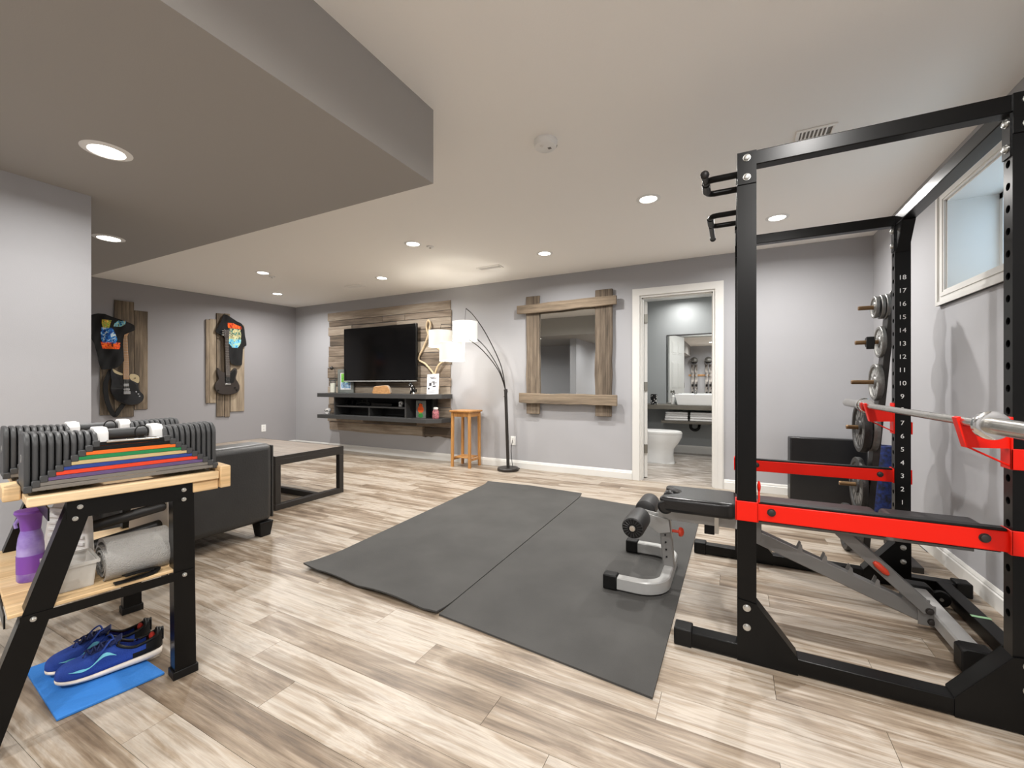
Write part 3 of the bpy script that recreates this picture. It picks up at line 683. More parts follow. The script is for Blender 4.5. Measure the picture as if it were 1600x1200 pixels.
# ------------------------------------------------ rubber floor mats
def rubber(name, c, z0, label, curl):
    """c: near-left, near-right, far-right, far-left corners; edges lift a little where curl says so"""
    nu, nv = 24, 40; vs = []; fs = []
    P4 = [Vector(p) for p in c]
    for lay in (0, 1):
        for j in range(nv + 1):
            for i in range(nu + 1):
                a, b = i / nu, j / nv
                p = (P4[0] * (1 - a) + P4[1] * a) * (1 - b) + (P4[3] * (1 - a) + P4[2] * a) * b
                vs.append((p.x, p.y, z0 + lay * .008 + curl(a, b)))
    n1 = (nu + 1) * (nv + 1)
    for j in range(nv):
        for i in range(nu):
            k = j * (nu + 1) + i; q = (k, k + 1, k + nu + 2, k + nu + 1)
            fs.append(q[::-1]); fs.append(tuple(t + n1 for t in q))
    ring = [i for i in range(nu + 1)] + [j * (nu + 1) + nu for j in range(1, nv + 1)] + [nv * (nu + 1) + i for i in range(nu - 1, -1, -1)] + [j * (nu + 1) for j in range(nv - 1, 0, -1)]
    for a, b in zip(ring, ring[1:] + ring[:1]): fs.append((a, b, b + n1, a + n1))
    mb = MB(); mb.add(vs, fs)
    cx = sum(p[0] for p in c) / 4; cy = sum(p[1] for p in c) / 4
    mb.v = [(v[0] - cx, v[1] - cy, v[2]) for v in mb.v]
    o = obj(name, mb, 'rubber'); o.location = (cx, cy, 0)
    return tag(o, label, 'floor mat', 'rubber gym mats')
rubber('rubber_mat', [(-1.222, 1.62), (-.242, 1.525), (-.226, 3.80), (-1.285, 3.93)], .0004, 'dark grey rubber floor mat under the weight bench rollers', lambda a, b: 0)
cu1 = lambda a, b: .022 * max(0, 1 - b / .07) ** 2 * (.35 + .65 * abs(math.sin(2.2 * a * PI))) * (1 if a > .02 else 1.3) + .02 * max(0, 1 - (a + b) / .12) + .03 * max(0, (a * .0 + b - .955) / .045) ** 2 * (1 - .8 * abs(a - .5))
rubber('rubber_mat', [(-2.234, 1.66), (-1.228, 1.61), (-1.295, 3.99), (-2.37, 4.02)], .0004, 'dark grey rubber floor mat with curling edges beside the bench mat', cu1)
# ================================================================ BACK WALL
# reclaimed-board panel: every board an object
pan = thing('board_panel', 'weathered reclaimed board panel fixed behind the television', 'wall panel', (-4.76, D, .335))
rows = [2.275, 2.135, 2.04, 1.885, 1.715, 1.545, 1.36, 1.18, 1.05, .91, .755, .61, .47, .34]
rb = random.Random(3)
for i, (z1, z0) in enumerate(zip(rows, rows[1:])):
    xl = -6.02 + rb.uniform(0, .06); xr = -3.505 + rb.uniform(-.012, .012)
    if i == 0: xl, xr = -6.02, -3.515
    cuts = sorted(rb.uniform(xl + .35, xr - .35) for _ in range(rb.choice((1, 2, 2))))
    if i == 0: cuts = []
    if i == 2: cuts = [-5.45, -4.5]
    if i == 6: cuts = [-5.2, -4.2]
    e = [xl] + cuts + [xr]
    for a, b in zip(e, e[1:]):
        th = rb.choice((.016, .019, .022, .026)); j = rb.uniform(0, .004)
        mb = MB()
        n = 9; top = []; bot = []
        for k in range(n):
            t = k / (n - 1); x = a + .0015 + (b - a - .003) * t - (a + b) / 2
            top.append((x, z1 - .002 - j - rb.uniform(0, .003))); bot.append((x, z0 + .001 + rb.uniform(0, .004) - (.03 * rb.random() if i == len(rows) - 2 else 0)))
        zc = (z0 + z1) / 2
        mb.prism([(x, z - zc) for x, z in bot + top[::-1]], -th, -.001)
        o = obj('board', mb, 'barn_x', pan, smooth=False, bevel=.0015, seg=1); o.location = ((a + b) / 2 + 4.76, 0, zc - .335)
# television
tv = thing('television', 'large flat black television mounted on the reclaimed boards', 'television', (-4.765, 4.80, 1.13))
obj('housing', MB().box(-.735, .735, .012, .045, .0, .835).box(-.4, .4, .045, .085, .08, .5), 'black_plastic', tv, bevel=.004)
obj('screen', MB().box(-.73, .73, .004, .013, .012, .83), 'screen', tv, bevel=.002)
obj('lower_trim', MB().box(-.735, .735, .002, .03, -.006, .010), 'silver_light', tv, bevel=.001)
obj('wall_bracket', MB().box(-.2, .2, .085, .112, .2, .5), 'black_metal', tv)
# floating console
con = thing('media_console', 'dark grey floating media console with open compartments below the television', 'media console', (-4.7, D, .55))
K = lambda n, mb, m='console', p=con, **k: obj(n, mb, m, p, world=True, **k)
yb = D - .03
for (z0, z1, n) in ((.885, .945, 'top_slab'), (.555, .612, 'bottom_slab')):
    K(n, MB().prism([(-5.80, 4.55), (-3.655, 4.55), (-3.50, 4.70), (-3.47, yb), (-5.80, yb)], z0, z1, 'xy'), bevel=.002, smooth=False)
K('back_panel', MB().box(-5.47, -3.72, yb - .012, yb, .612, .885), 'console_in', smooth=False)
for x in (-5.48, -4.06): K('side_panel', MB().box(x, x + .024, 4.60, yb - .012, .612, .885), smooth=False)
K('inner_shelf', MB().box(-5.456, -4.06, 4.62, yb - .012, .738, .758), smooth=False)
K('divider', MB().box(-4.77, -4.75, 4.62, yb - .012, .612, .738), smooth=False)
K('end_panel', MB().box(-3.745, -3.72, 4.80, yb - .012, .612, .885), 'console_in', smooth=False)
def item(name, label, cat, loc, rz=0, group=None): return thing(name, label, cat, loc, rz, group)
T0 = .9455
# on the top slab
t = item('candle_lantern', 'glass hurricane candle holder with dark wire stand on the console', 'candle holder', (-5.62, 4.70, T0))
obj('stand', MB().lathe([(.0001, 0), (.05, 0), (.05, .006), (.0001, .006)]).tube([(.052, .0, .006), (.052, 0, .33), (.03, 0, .39), (-.02, 0, .39)], .004, 6).tube([(-.052, .0, .006), (-.052, 0, .2)], .004, 6), 'iron', t)
obj('finial', MB().ball((-.03, 0, .395), .028, 8), 'iron', t)
obj('ring', MB().tube([(.055 * math.cos(a * .4), .055 * math.sin(a * .4), .2) for a in range(16)], .004, 6), 'iron', t)
obj('glass_cup', MB().lathe([(.045, .008), (.047, .008), (.047, .21), (.045, .21)], close=True), 'glass', t)
obj('candle', MB().lathe([(.0001, .01), (.04, .01), (.04, .15), (.034, .155), (.0001, .15)]), 'candle', t)
t = item('photo_frame', 'grey photo frame with green and blue picture half behind the television', 'photo frame', (-5.52, 4.865, T0), .1)
for n, b in (('frame_side', (-.16, -.115, 0, .38)), ('frame_side', (.115, .16, 0, .38)), ('frame_rail', (-.115, .115, 0, .055)), ('frame_rail', (-.115, .115, .33, .38))):
    obj(n, MB().box(b[0], b[1], -.01, .012, b[2], b[3]), 'frame_grey', t, bevel=.003)
obj('mount_card', MB().box(-.12, .12, .0, .004, .05, .335), 'card', t)
obj('upper_print', MB().box(-.095, .095, -.0012, 0, .17, .31), 'leaf', t, smooth=False)
obj('lower_print', MB().box(-.095, .095, -.0012, 0, .075, .17), 'sea', t, smooth=False)
obj('easel_leg', MB().bar((0, .012, .16), (0, .045, .002), .05, .004), 'frame_grey', t)
t = item('wood_slab', 'rounded piece of live edge wood standing on the console', 'wood ornament', (-4.60, 4.72, T0))
sl = spline([(-.16, .0), (-.165, .05), (-.14, .1), (-.03, .112), (.1, .118), (.15, .08), (.165, .03), (.15, .0)], 5)
obj('slab', MB().prism(sl, -.02, .02), 'olive_wood', t, bevel=.006)
obj('bark_edge', MB().prism([(a * 1.012, b * 1.03) for a, b in sl], -.014, .022), 'barn_x', t, bevel=.003)
t = item('cat_figurine', 'small black and white animal figurine on the console', 'figurine', (-3.985, 4.68, T0))
bd = spline([(0, 0, .02), (.015, 0, .05), (.0, 0, .09), (-.022, 0, .12)], 5, False)
obj('body', MB().tube(bd, .026, 12, scales=[.8 + .5 * math.sin(PI * i / (len(bd) - 1)) for i in range(len(bd))]), 'black_gloss', t)
obj('head', MB().ball((-.032, -.005, .135), .026, 10, (1.1, 1, .9)).tube([(-.048, 0, .15), (-.054, 0, .172)], .008, 6, scales=[1, .3]).tube([(-.02, 0, .152), (-.018, 0, .174)], .008, 6, scales=[1, .3]), 'black_gloss', t)
obj('chest_patch', MB().ball((-.002, -.018, .075), .02, 8, (1, .7, 1.6)), 'white', t)
obj('face_patch', MB().ball((-.036, -.02, .13), .014, 8, (1, .8, 1)), 'white', t)
for sx in (-1, 1): obj('leg', MB().tube([(.02 * sx, -.01, .05), (.03 * sx, -.015, .004)], .011, 8), 'black_gloss' if sx < 0 else 'white', t)
obj('tail', MB().tube([(.02, .01, .03), (.05, .015, .03), (.06, .01, .07)], .007, 6), 'black_gloss', t)
t = item('greeting_card', 'tall white printed card leaning at the right end of the console', 'card', (-3.70, 4.76, T0), .10)
M = Matrix.Rotation(-.06, 4, 'Y') @ Matrix.Rotation(-.16, 4, 'X')
obj('card_sheet', MB().box(-.095, .095, -.003, .003, 0, .285, M), 'card', t)
ink = [(-.05, .03, .235, .247), (-.035, .055, .218, .228), (-.06, -.02, .12, .165), (.0, .05, .10, .12), (.01, .03, .13, .18), (-.02, .02, .165, .178), (-.075, -.05, .07, .095), (.035, .06, .15, .165), (-.07, .06, .03, .034), (-.06, .05, .045, .049)]
for a, b, c_, d_ in ink: obj('print_mark', MB().box(a, b, -.0042, -.003, c_, d_, M), 'ink', t, smooth=False)
# lower shelf
Tb = .6125
def skull(loc, s, label, m='white'):
    t = item('skull_figurine', label, 'figurine', loc)
    obj('cranium', MB().ball((0, 0, .058 * s), .042 * s, 10, (1, 1.1, .92)), m, t)
    obj('jaw', MB().box(-.026 * s, .026 * s, -.036 * s, .012 * s, 0, .032 * s), m, t, bevel=.008 * s)
    for sx in (-1, 1): obj('eye_socket', MB().ball((sx * .017 * s, -.038 * s, .055 * s), .012 * s, 8), 'black_plastic', t)
skull((-5.68, 4.66, Tb), 1.0, 'small white skull figurine at the open end of the lower shelf')
skull((-4.235, 4.72, .7585), .85, 'white figurine on the inner shelf beside the black devices')
t = item('game_console', 'flat black device on the inner shelf under the television', 'game console', (-4.56, 4.76, .7585))
obj('case', MB().box(-.2, .2, -.1, .12, .004, .048), 'black_gloss', t, bevel=.005)
obj('front_panel', MB().box(-.19, .19, -.103, -.099, .012, .04), 'black_plastic', t)
t = item('game_controller', 'black game controller lying on the inner shelf', 'controller', (-4.97, 4.74, .7705))
obj('shell', MB().tube(spline([(-.12, -.05, .02), (-.08, .0, .03), (0, .015, .032), (.08, .0, .03), (.12, -.05, .02)], 5, False), .026, 10), 'black_plastic', t)
for sx in (-1, 1): obj('thumbstick', MB().cyl((sx * .05, 0, .05), (sx * .05, 0, .068), .012), 'iron', t)
t = item('headset', 'black headset resting on the inner shelf next to the controller', 'headset', (-5.28, 4.76, .7595))
obj('headband', MB().tube([(.065 * math.cos(a), 0, .045 + .06 * math.sin(a)) for a in [PI * k / 10 for k in range(11)]], .008, 8), 'black_plastic', t)
for sx in (-1, 1): obj('ear_cup', MB().lathe([(.0001, -.012), (.036, -.012), (.04, 0), (.036, .014), (.0001, .014)], RY((sx * .065, 0, .041)), 16), 'black_plastic', t)
t = item('picture_card', 'small grey picture with orange and green print in the end compartment', 'picture', (-3.86, 4.70, Tb))
obj('backing', MB().box(-.085, .085, 0, .012, 0, .245), 'frame_grey', t, bevel=.002)
for (m, cx, cz, r, sz) in (('orange', 0, .12, .055, .9), ('pr_red', .0, .175, .032, 1), ('green', .0, .035, .045, .7), ('pr_yel', -.005, .075, .03, .8), ('ink', -.03, .19, .016, 1.2)):
    obj('print_patch', MB().ball((cx, 0, cz), r, 8, (1, .05, sz)), m, t)
t = item('glass_jar', 'little pink patterned jar at the chamfered end of the lower shelf', 'jar', (-3.60, 4.70, Tb))
obj('body', MB().lathe([(.0001, 0), (.042, 0), (.048, .02), (.045, .1), (.03, .12), (.03, .13), (.0001, .13)]), 'pink', t)
obj('lid', MB().lathe([(.0001, .13), (.033, .13), (.034, .15), (.02, .158), (.0001, .158)]), 'white', t)
# rope looped over the panel
t = item('rope', 'thick tan rope looped and crossed over the boards beside the television', 'rope', (-3.82, D - .05, .95))
pts = [(-3.725, .97), (-3.70, 1.05), (-3.728, 1.14), (-3.80, 1.25), (-3.93, 1.375), (-4.06, 1.455), (-3.97, 1.615), (-3.885, 1.75), (-3.845, 1.87), (-3.83, 1.95), (-3.869, 2.0), (-3.912, 1.93), (-3.895, 1.84), (-3.84, 1.74), (-3.74, 1.62), (-3.63, 1.545), (-3.53, 1.475), (-3.60, 1.42), (-3.69, 1.35), (-3.745, 1.24), (-3.78, 1.12), (-3.77, 1.0)]
p3 = spline([(x, D - .045 - (.018 if i % 11 > 6 else 0), z) for i, (x, z) in enumerate(pts)], 8, False)
obj('strand', MB().tube(p3, .0135, 10), 'rope', t, world=True)
tw = MB()
for k in range(3):
    q = []
    for i, p in enumerate(p3):
        a = i * .9 + k * 2 * PI / 3; q.append((p[0] + .007 * math.cos(a), p[1] + .007 * math.sin(a) * .7, p[2] + .005 * math.sin(a)))
    tw.tube(q, .0082, 6)
obj('twist', tw, 'rope', t, world=True, kind='stuff')
# ---------------------------------------------------------------- arc lamp
lp = thing('arc_floor_lamp', 'dark arc floor lamp with three glowing white drum shades', 'floor lamp', (-2.50, 4.74, 0))
obj('base', MB().lathe([(.0001, 0), (.132, 0), (.135, .006), (.135, .03), (.128, .038), (.0001, .038)], n=40), 'iron', lp)
obj('pole', MB().cyl((0, 0, .038), (-.035, .0, 1.0), .020, n=16).cyl((-.03, 0, .98), (-.036, 0, 1.02), .023, n=16), 'iron', lp)
obj('switch_knob', MB().cyl((-.03, -.022, .93), (-.03, -.045, .93), .008, n=10), 'iron', lp)
def lamp_arm(mid, tip, c, top, bot, r=.148):
    b0 = (-2.535, 4.74, 1.0)
    pts = spline([b0] + mid + [tip], 10, False)
    arm = obj('arm', MB().tube(pts, .006, 8), 'iron', lp, world=True)
    obj('cord', MB().tube([tip, (c[0], c[1], top + .0)], .0025, 6), 'iron', arm, world=True)
    sh = obj('shade', MB().lathe([(r - .003, bot - (bot + top) / 2), (r, bot - (bot + top) / 2), (r, (top - bot) / 2), (r - .003, (top - bot) / 2)], Matrix.Translation((c[0], c[1], (top + bot) / 2)), 40, close=True), 'shade', lp, world=True)
    hoop = MB()
    for zz in (top - .004, bot + .004): hoop.lathe([(r + .0005, zz - .005), (r + .002, zz - .005), (r + .002, zz + .005), (r + .0005, zz + .005)], Matrix.Translation((c[0], c[1], 0)), 40, close=True)
    obj('hem', hoop, 'white_matt', sh, world=True, kind='stuff')
    sp_ = MB()
    for k in range(3):
        a = 2 * PI * k / 3; sp_.tube([(c[0], c[1], top - .01), (c[0] + (r - .003) * math.cos(a), c[1] + (r - .003) * math.sin(a), top - .01)], .002, 5)
    obj('spider', sp_, 'iron', sh, world=True)
    obj('bulb', MB().ball((c[0], c[1], (top + bot) / 2), .03, 8, (1, 1, 1.3)), 'lens', sh, world=True)
    li = bpy.data.lights.new('lamp', 'POINT'); li.energy = 5.5; li.color = (1, .93, .82); li.shadow_soft_size = .04
    lo = bpy.data.objects.new('lamp', li); C.objects.link(lo); lo.parent = lp; lo.location = (c[0] + 2.5, c[1] - 4.74, bot - .03)
lamp_arm([(-2.56, 4.66, 1.32), (-2.64, 4.45, 1.68), (-2.73, 4.30, 1.90)], (-2.80, 4.235, 1.985), (-2.81, 4.23), 1.825, 1.60)
lamp_arm([(-2.58, 4.64, 1.25), (-2.70, 4.45, 1.50), (-2.83, 4.28, 1.64)], (-2.935, 4.16, 1.70), (-2.94, 4.15), 1.575, 1.36)
lamp_arm([(-2.60, 4.70, 1.26), (-2.78, 4.60, 1.58), (-3.05, 4.48, 1.80)], (-3.30, 4.42, 1.85), (-3.31, 4.42), 1.768, 1.563)
obj('power_cord', MB().tube(spline([(-2.49, 4.88, .02), (-2.44, 4.90, .012), (-2.40, 4.86, .01), (-2.46, 4.80, .03), (-2.47, 4.77, .25), (-2.5, 4.85, .34), (-2.53, 4.915, .36)], 6, False), .004, 6), 'black_plastic', lp, world=True)
# ---------------------------------------------------------------- stool
so = thing('plant_stool', 'tall narrow honey coloured wooden stool with low shelf by the arc lamp', 'stool', (-3.135, 4.745, 0))
obj('seat', MB().box(-.165, .165, -.15, .15, .72, .742), 'honey', so, bevel=.004)
for sx in (-1, 1):
    for sy in (-1, 1): obj('leg', MB().rbar([(sx * .135, sy * .12, 0), (sx * .130, sy * .118, .72)], .034, .034, (0, 1, 0)), 'honey', so)
for sx in (-1, 1): obj('apron', MB().box(sx * .131 - .008, sx * .131 + .008, -.104, .104, .66, .719), 'honey', so, bevel=.002)
for sy in (-1, 1): obj('apron', MB().box(-.115, .115, sy * .119 - .008, sy * .119 + .008, .66, .719), 'honey', so, bevel=.002)
for k in range(3): obj('shelf_slat', MB().box(-.118, .118, -.10 + k * .07, -.036 + k * .07, .118, .134), 'honey', so, bevel=.002)
for sx in (-1, 1): obj('shelf_rail', MB().box(sx * .133 - .008, sx * .133 + .008, -.104, .104, .085, .117), 'honey', so, bevel=.002)
# ---------------------------------------------------------------- barn-wood mirror
mr = thing('barnwood_mirror', 'mirror framed with four rough overlapping barn timbers', 'mirror', (-1.78, D, .71))
mb = MB().box(-.37, .37, -.022, -.002, .235, 1.36, Matrix.Rotation(math.radians(.0), 4, 'Z'))
obj('mirror_glass', mb, 'mirror', mr, smooth=False)
rt = random.Random(5)
def timber(x0, x1, z0, z1, y0, y1, ax, tilt=0):
    n = 10; a = []; b = []
    for k in range(n):
        t_ = k / (n - 1); j1, j2 = rt.uniform(-.006, .006), rt.uniform(-.006, .006)
        if ax == 'z': a.append((x0 + j1, z0 + (z1 - z0) * t_)); b.append((x1 + j2, z0 + (z1 - z0) * t_))
        else:
            x = x0 + (x1 - x0) * t_; dz = tilt * (t_ - .5); a.append((x, z0 + j1 + dz)); b.append((x, z1 + j2 + dz))
    poly = a + b[::-1]; cx = (x0 + x1) / 2; cz = (z0 + z1) / 2
    o = obj('timber', MB().prism([(p - cx, q - cz) for p, q in poly], y0, y1), 'old_z' if ax == 'z' else 'old_x', mr, smooth=False, bevel=.006, seg=2); o.location = (cx, 0, cz)
timber(-.54, -.36, 0, 1.485, -.05, -.023, 'z'); timber(.355, .555, 0, 1.48, -.055, -.023, 'z')
timber(-.65, .615, 1.275, 1.385, -.10, -.056, 'x', .02); timber(-.62, .62, .135, .255, -.10, -.056, 'x', -.012)
# ---------------------------------------------------------------- outlets, vents, smoke detector
def outlet(loc, rz, label):
    t = thing('wall_outlet', label, 'outlet', loc, rz)
    obj('cover_plate', MB().box(-.036, .036, -.006, -.0005, -.058, .058), 'white', t, bevel=.002)
    for s_ in (-1, 1):
        rc = obj('receptacle', MB().box(-.017, .017, -.008, -.006, s_ * .022 - .016, s_ * .022 + .016), 'white', t, bevel=.003)
        for q in (-1, 1): obj('slot', MB().box(q * .007 - .0012, q * .007 + .0012, -.0084, -.008, s_ * .022 - .004, s_ * .022 + .007), 'black_plastic', rc, smooth=False)
outlet((-2.53, D, .35), 0, 'white wall outlet with the lamp cord plugged in')
AL = math.atan2(u.y, u.x)
def onleft(s_): p = WA + u * s_; return (p.x, p.y)
outlet(onleft(2.08) + (.355,), AL, 'white wall outlet on the dark wall past the second guitar')
def vent(x, y, lx, ly, label):
    t = thing('ceiling_vent', label, 'vent', (x, y, H))
    for b in ((-lx, lx, -ly, -ly + .018), (-lx, lx, ly - .018, ly), (-lx, -lx + .018, -ly + .018, ly - .018), (lx - .018, lx, -ly + .018, ly - .018)):
        obj('frame_rail', MB().box(b[0], b[1], b[2], b[3], -.008, -.0005), 'ceil', t, bevel=.002)
    n = int((lx - .02) * 2 / .018)
    obj('dark_core', MB().box(-lx + .018, lx - .018, -ly + .018, ly - .018, -.002, -.0005), 'vent_dark', t)
    for k in range(n):
        xx = -lx + .026 + k * .018; obj('slat', MB().box(xx, xx + .007, -ly + .018, ly - .018, -.007, -.002), 'ceil', t, smooth=False)
vent(.40, 2.78, .09, .06, 'white slatted ceiling vent above the power rack')
vent(-2.49, 4.265, .15, .06, 'white slatted ceiling vent in front of the arc lamp')
vent(-4.62, 4.23, .15, .06, 'white slatted ceiling vent in front of the television')
t = thing('smoke_detector', 'round white smoke detector on the pale ceiling', 'smoke detector', (-.92, 2.19, H))
obj('body', MB().lathe([(.0001, -.04), (.052, -.04), (.06, -.034), (.064, -.012), (.066, -.01), (.066, -.0005), (.0001, -.0005)], n=40), 'white', t)
for k in range(10):
    a = PI * .15 + PI * .7 * k / 9; obj('slot', MB().bar((.0635 * math.cos(a) , .0635 * math.sin(a), -.024), (.0635 * math.cos(a + .16), .0635 * math.sin(a + .16), -.024), .003, .006), 'vent_dark', t)
obj('grille', MB().box(.012, .03, .0, .018, -.0415, -.04), 'vent_dark', t); obj('button', MB().cyl((-.01, -.03, -.0425), (-.01, -.03, -.04), .01), 'white_matt', t)
for (x, y, l) in ((-2.632, 3.348, 'small white ceiling sensor beside a light near the arc lamp'), (-5.135, 3.373, 'small white ceiling sensor beside a light near the guitars')):
    t = thing('ceiling_sensor', l, 'sensor', (x, y, H)); obj('disc', MB().lathe([(.0001, -.012), (.03, -.012), (.036, -.004), (.036, -.0005), (.0001, -.0005)]), 'white', t); obj('nozzle', MB().cyl((0, 0, -.022), (0, 0, -.012), .009), 'zinc', t)
# ================================================================ LEFT SIDE
# ---------------------------------------------------------------- coffee table
ct = thing('coffee_table', 'low coffee table with grey wood top on dark steel frame legs', 'coffee table', (-4.13, 2.67, 0))
x0, x1, y0, y1, zt, b = -.67, .66, -.36, .36, .455, .05
for k in range(4):
    ya = y0 + .003 + k * (y1 - y0 - .006) / 4; obj('top_board', MB().box(x0 + .0105, x1 - .0105, ya + (.0105 if k == 0 else 0), ya - (.0105 if k == 3 else 0) + (y1 - y0 - .006) / 4 - .001, zt - .018, zt + .01), 'greywood', ct, smooth=False, bevel=.001, seg=1)
for x in (x0, x1 - b):
    for y in (y0, y1 - b): obj('leg', MB().box(x, x + b, y, y + b, b, zt - .018 - b), 'iron', ct, bevel=.002)
    obj('foot_rail', MB().box(x, x + b, y0, y1, 0, b), 'iron', ct, bevel=.002)
    obj('end_rail', MB().box(x, x + b, y0, y1, zt - .018 - b, zt - .018), 'iron', ct, bevel=.002)
for y in (y0, y1 - b): obj('side_rail', MB().box(x0 + b, x1 - b, y, y + b, zt - .018 - b, zt - .018), 'iron', ct, bevel=.002)
for (a_, b_, c_, d_) in ((x0, x0 + .01, y0, y1), (x1 - .01, x1, y0, y1), (x0 + .01, x1 - .01, y0, y0 + .01), (x0 + .01, x1 - .01, y1 - .01, y1)): obj('edge_strip', MB().box(a_, b_, c_, d_, zt - .018, zt + .0105), 'iron', ct, smooth=False)
obj('stretcher', MB().box(x0 + b, x1 - b, .06, .11, .0, .05), 'iron', ct, bevel=.002)
# ---------------------------------------------------------------- sofa
sf = thing('leather_sofa', 'black leather sofa with square arms and tapered block feet', 'sofa', (-4.05, 1.47, 0))
def cush(n, x0, x1, y0, y1, z0, z1, bv, p=sf): return obj(n, MB().box(x0, x1, y0, y1, z0, z1), 'leather', p, bevel=bv, seg=5)
for s_ in (-1, 1):
    xa = s_ * 1.10; a = cush('arm', min(xa, xa - s_ * .24), max(xa, xa - s_ * .24), -.46, .48, .105, .662, .045)
    obj('front_panel', MB().box(min(xa - s_ * .012, xa - s_ * .228), max(xa - s_ * .012, xa - s_ * .228), .474, .488, .125, .645), 'leather', a, bevel=.006, seg=3)
cush('base', -.86, .86, -.40, .44, .105, .30, .02)
for k in range(2): cush('seat_cushion', -.858 + k * .86, -.004 + k * .86, -.24, .47, .30, .47, .05)
for k in range(2):
    bc_ = cush('back_cushion', -.858 + k * .86, -.004 + k * .86, -.42, -.2, .44, .84, .07)
obj('headrest', MB().box(-.36, .22, -.46, -.30, .80, 1.02), 'leather', sf, bevel=.06, seg=5)
cush('back_panel', -.86, .86, -.47, -.40, .12, .80, .03)
for sx in (-1, 1):
    for y in (-.42, .43):
        obj('foot', MB().add([(sx * 1.05 + dx * .05, y + dy * .05, .105) for dx, dy in ((-1, -1), (1, -1), (1, 1), (-1, 1))] + [(sx * 1.05 + dx * .036, y + dy * .036, 0) for dx, dy in ((-1, -1), (1, -1), (1, 1), (-1, 1))], [(0, 1, 2, 3), (4, 5, 6, 7), (0, 1, 5, 4), (1, 2, 6, 5), (2, 3, 7, 6), (3, 0, 4, 7)]), 'black_plastic', sf, bevel=.003)
# ---------------------------------------------------------------- guitar displays on the slanted dark wall
def wall_thing(name, label, cat, s_, z, group=None): return thing(name, label, cat, onleft(s_) + (z,), AL, group)
def boards(name, label, s0, lst):
    t = wall_thing(name, label, 'wall panel', s0, min(l[2] for l in lst))
    zb = t.location.z; rr = random.Random(int(s0 * 100))
    for (a, b, z0, z1, th) in lst:
        cx = (a + b) / 2 - s0; cz = (z0 + z1) / 2; n = 8; L_ = []; R_ = []
        for k in range(n):
            zz = (z0 + (z1 - z0) * k / (n - 1)) - cz; L_.append((-(b - a) / 2 + .001 + rr.uniform(0, .003), zz)); R_.append(((b - a) / 2 - .001 - rr.uniform(0, .003), zz))
        o = obj('board', MB().prism(L_ + R_[::-1], -th, -.001), 'barn_z', t, smooth=False, bevel=.002, seg=1); o.location = (cx, 0, cz - zb)
boards('guitar_board', 'three tall weathered boards behind the glossy black guitar', .32, [(.076, .213, .69, 1.86, .02), (.213, .412, .655, 2.18, .026), (.414, .559, .745, 2.075, .02)])
boards('guitar_board', 'five tall weathered boards behind the brown guitar', 1.50, [(1.239, 1.29, .80, 2.055, .03), (1.291, 1.38, .80, 2.07, .02), (1.382, 1.49, .59, 2.172, .026), (1.491, 1.57, .58, 2.18, .024), (1.572, 1.778, .655, 2.03, .02)])
def guitar(name, label, s0, zb, outline, neck, body_m, neck_m):
    t = wall_thing(name, label, 'guitar', s0, zb)
    f = lambda p: (p[0] - s0, p[1] - zb)
    o2 = spline([f(p) for p in outline], 6)
    obj('body', MB().prism(o2, -.082, -.040), body_m, t, bevel=.007, seg=4)
    (b0, b1, t0, t1) = [f(p) for p in neck]
    nk = MB(); nk.prism([b0, b1, t1, t0], -.098, -.078); obj('neck', nk, 'maple' if neck_m == 'maple' else body_m, t, bevel=.006, seg=2)
    fb_ = obj('fretboard', MB().prism([b0, b1, t1, t0], -.103, -.0985), neck_m, t, smooth=False)
    for k in range(1, 20):
        q = 1 - 2 ** (-k / 12.0); q = q / (1 - 2 ** (-21 / 12.0))
        a = [t0[i] + (b0[i] - t0[i]) * q for i in (0, 1)]; c_ = [t1[i] + (b1[i] - t1[i]) * q for i in (0, 1)]
        obj('fret', MB().bar((a[0], -.1035, a[1]), (c_[0], -.1035, c_[1]), .002, .0024), 'zinc', fb_, smooth=False)
    return t, f
def strings(t, a, b, wa, wb, n=6):
    mb = MB()
    for k in range(n):
        q = (k / (n - 1) - .5); mb.tube([(a[0] + q * wa, -.106, a[1]), (b[0] + q * wb, -.106, b[1])], .0009, 4)
    obj('strings', mb, 'zinc', t, kind='stuff')
ol1 = [(.186, 1.294), (.225, 1.255), (.284, 1.225), (.349, 1.213), (.392, 1.226), (.440, 1.206), (.459, 1.15), (.442, 1.07), (.455, 1.00), (.497, .935), (.489, .868), (.44, .822), (.36, .812), (.298, .827), (.213, .886), (.165, .998), (.172, 1.109), (.162, 1.219), (.168, 1.28)]
g1, f = guitar('electric_guitar', 'glossy black offset electric guitar with tan upper guards', .315, .81, ol1, [(.286, 1.15), (.344, 1.15), (.279, 1.71), (.322, 1.71)], 'gtr_black', 'maple')
obj('headstock', MB().prism([f(p) for p in [(.279, 1.71), (.322, 1.71), (.332, 1.74), (.372, 1.83), (.355, 1.85), (.30, 1.835), (.276, 1.775)]], -.10, -.086), 'maple', g1, bevel=.003)
for k in range(6): obj('tuner', MB().cyl((f((.276 + .004 * k, 0))[0] - .004, -.092, f((0, 1.745 + .015 * k))[1]), (f((.276 + .004 * k, 0))[0] - .028, -.092, f((0, 1.75 + .015 * k))[1]), .006, n=8), 'chrome', g1)
obj('horn_guard', MB().prism(spline([f(p) for p in [(.183, 1.286), (.2, 1.235), (.255, 1.205), (.283, 1.205), (.284, 1.222), (.23, 1.25)]], 4), -.0845, -.0822), 'tan_guard', g1)
obj('horn_guard', MB().prism(spline([f(p) for p in [(.352, 1.21), (.392, 1.22), (.438, 1.2), (.452, 1.15), (.438, 1.10), (.40, 1.12), (.358, 1.15)]], 4), -.0845, -.0822), 'tan_guard', g1)
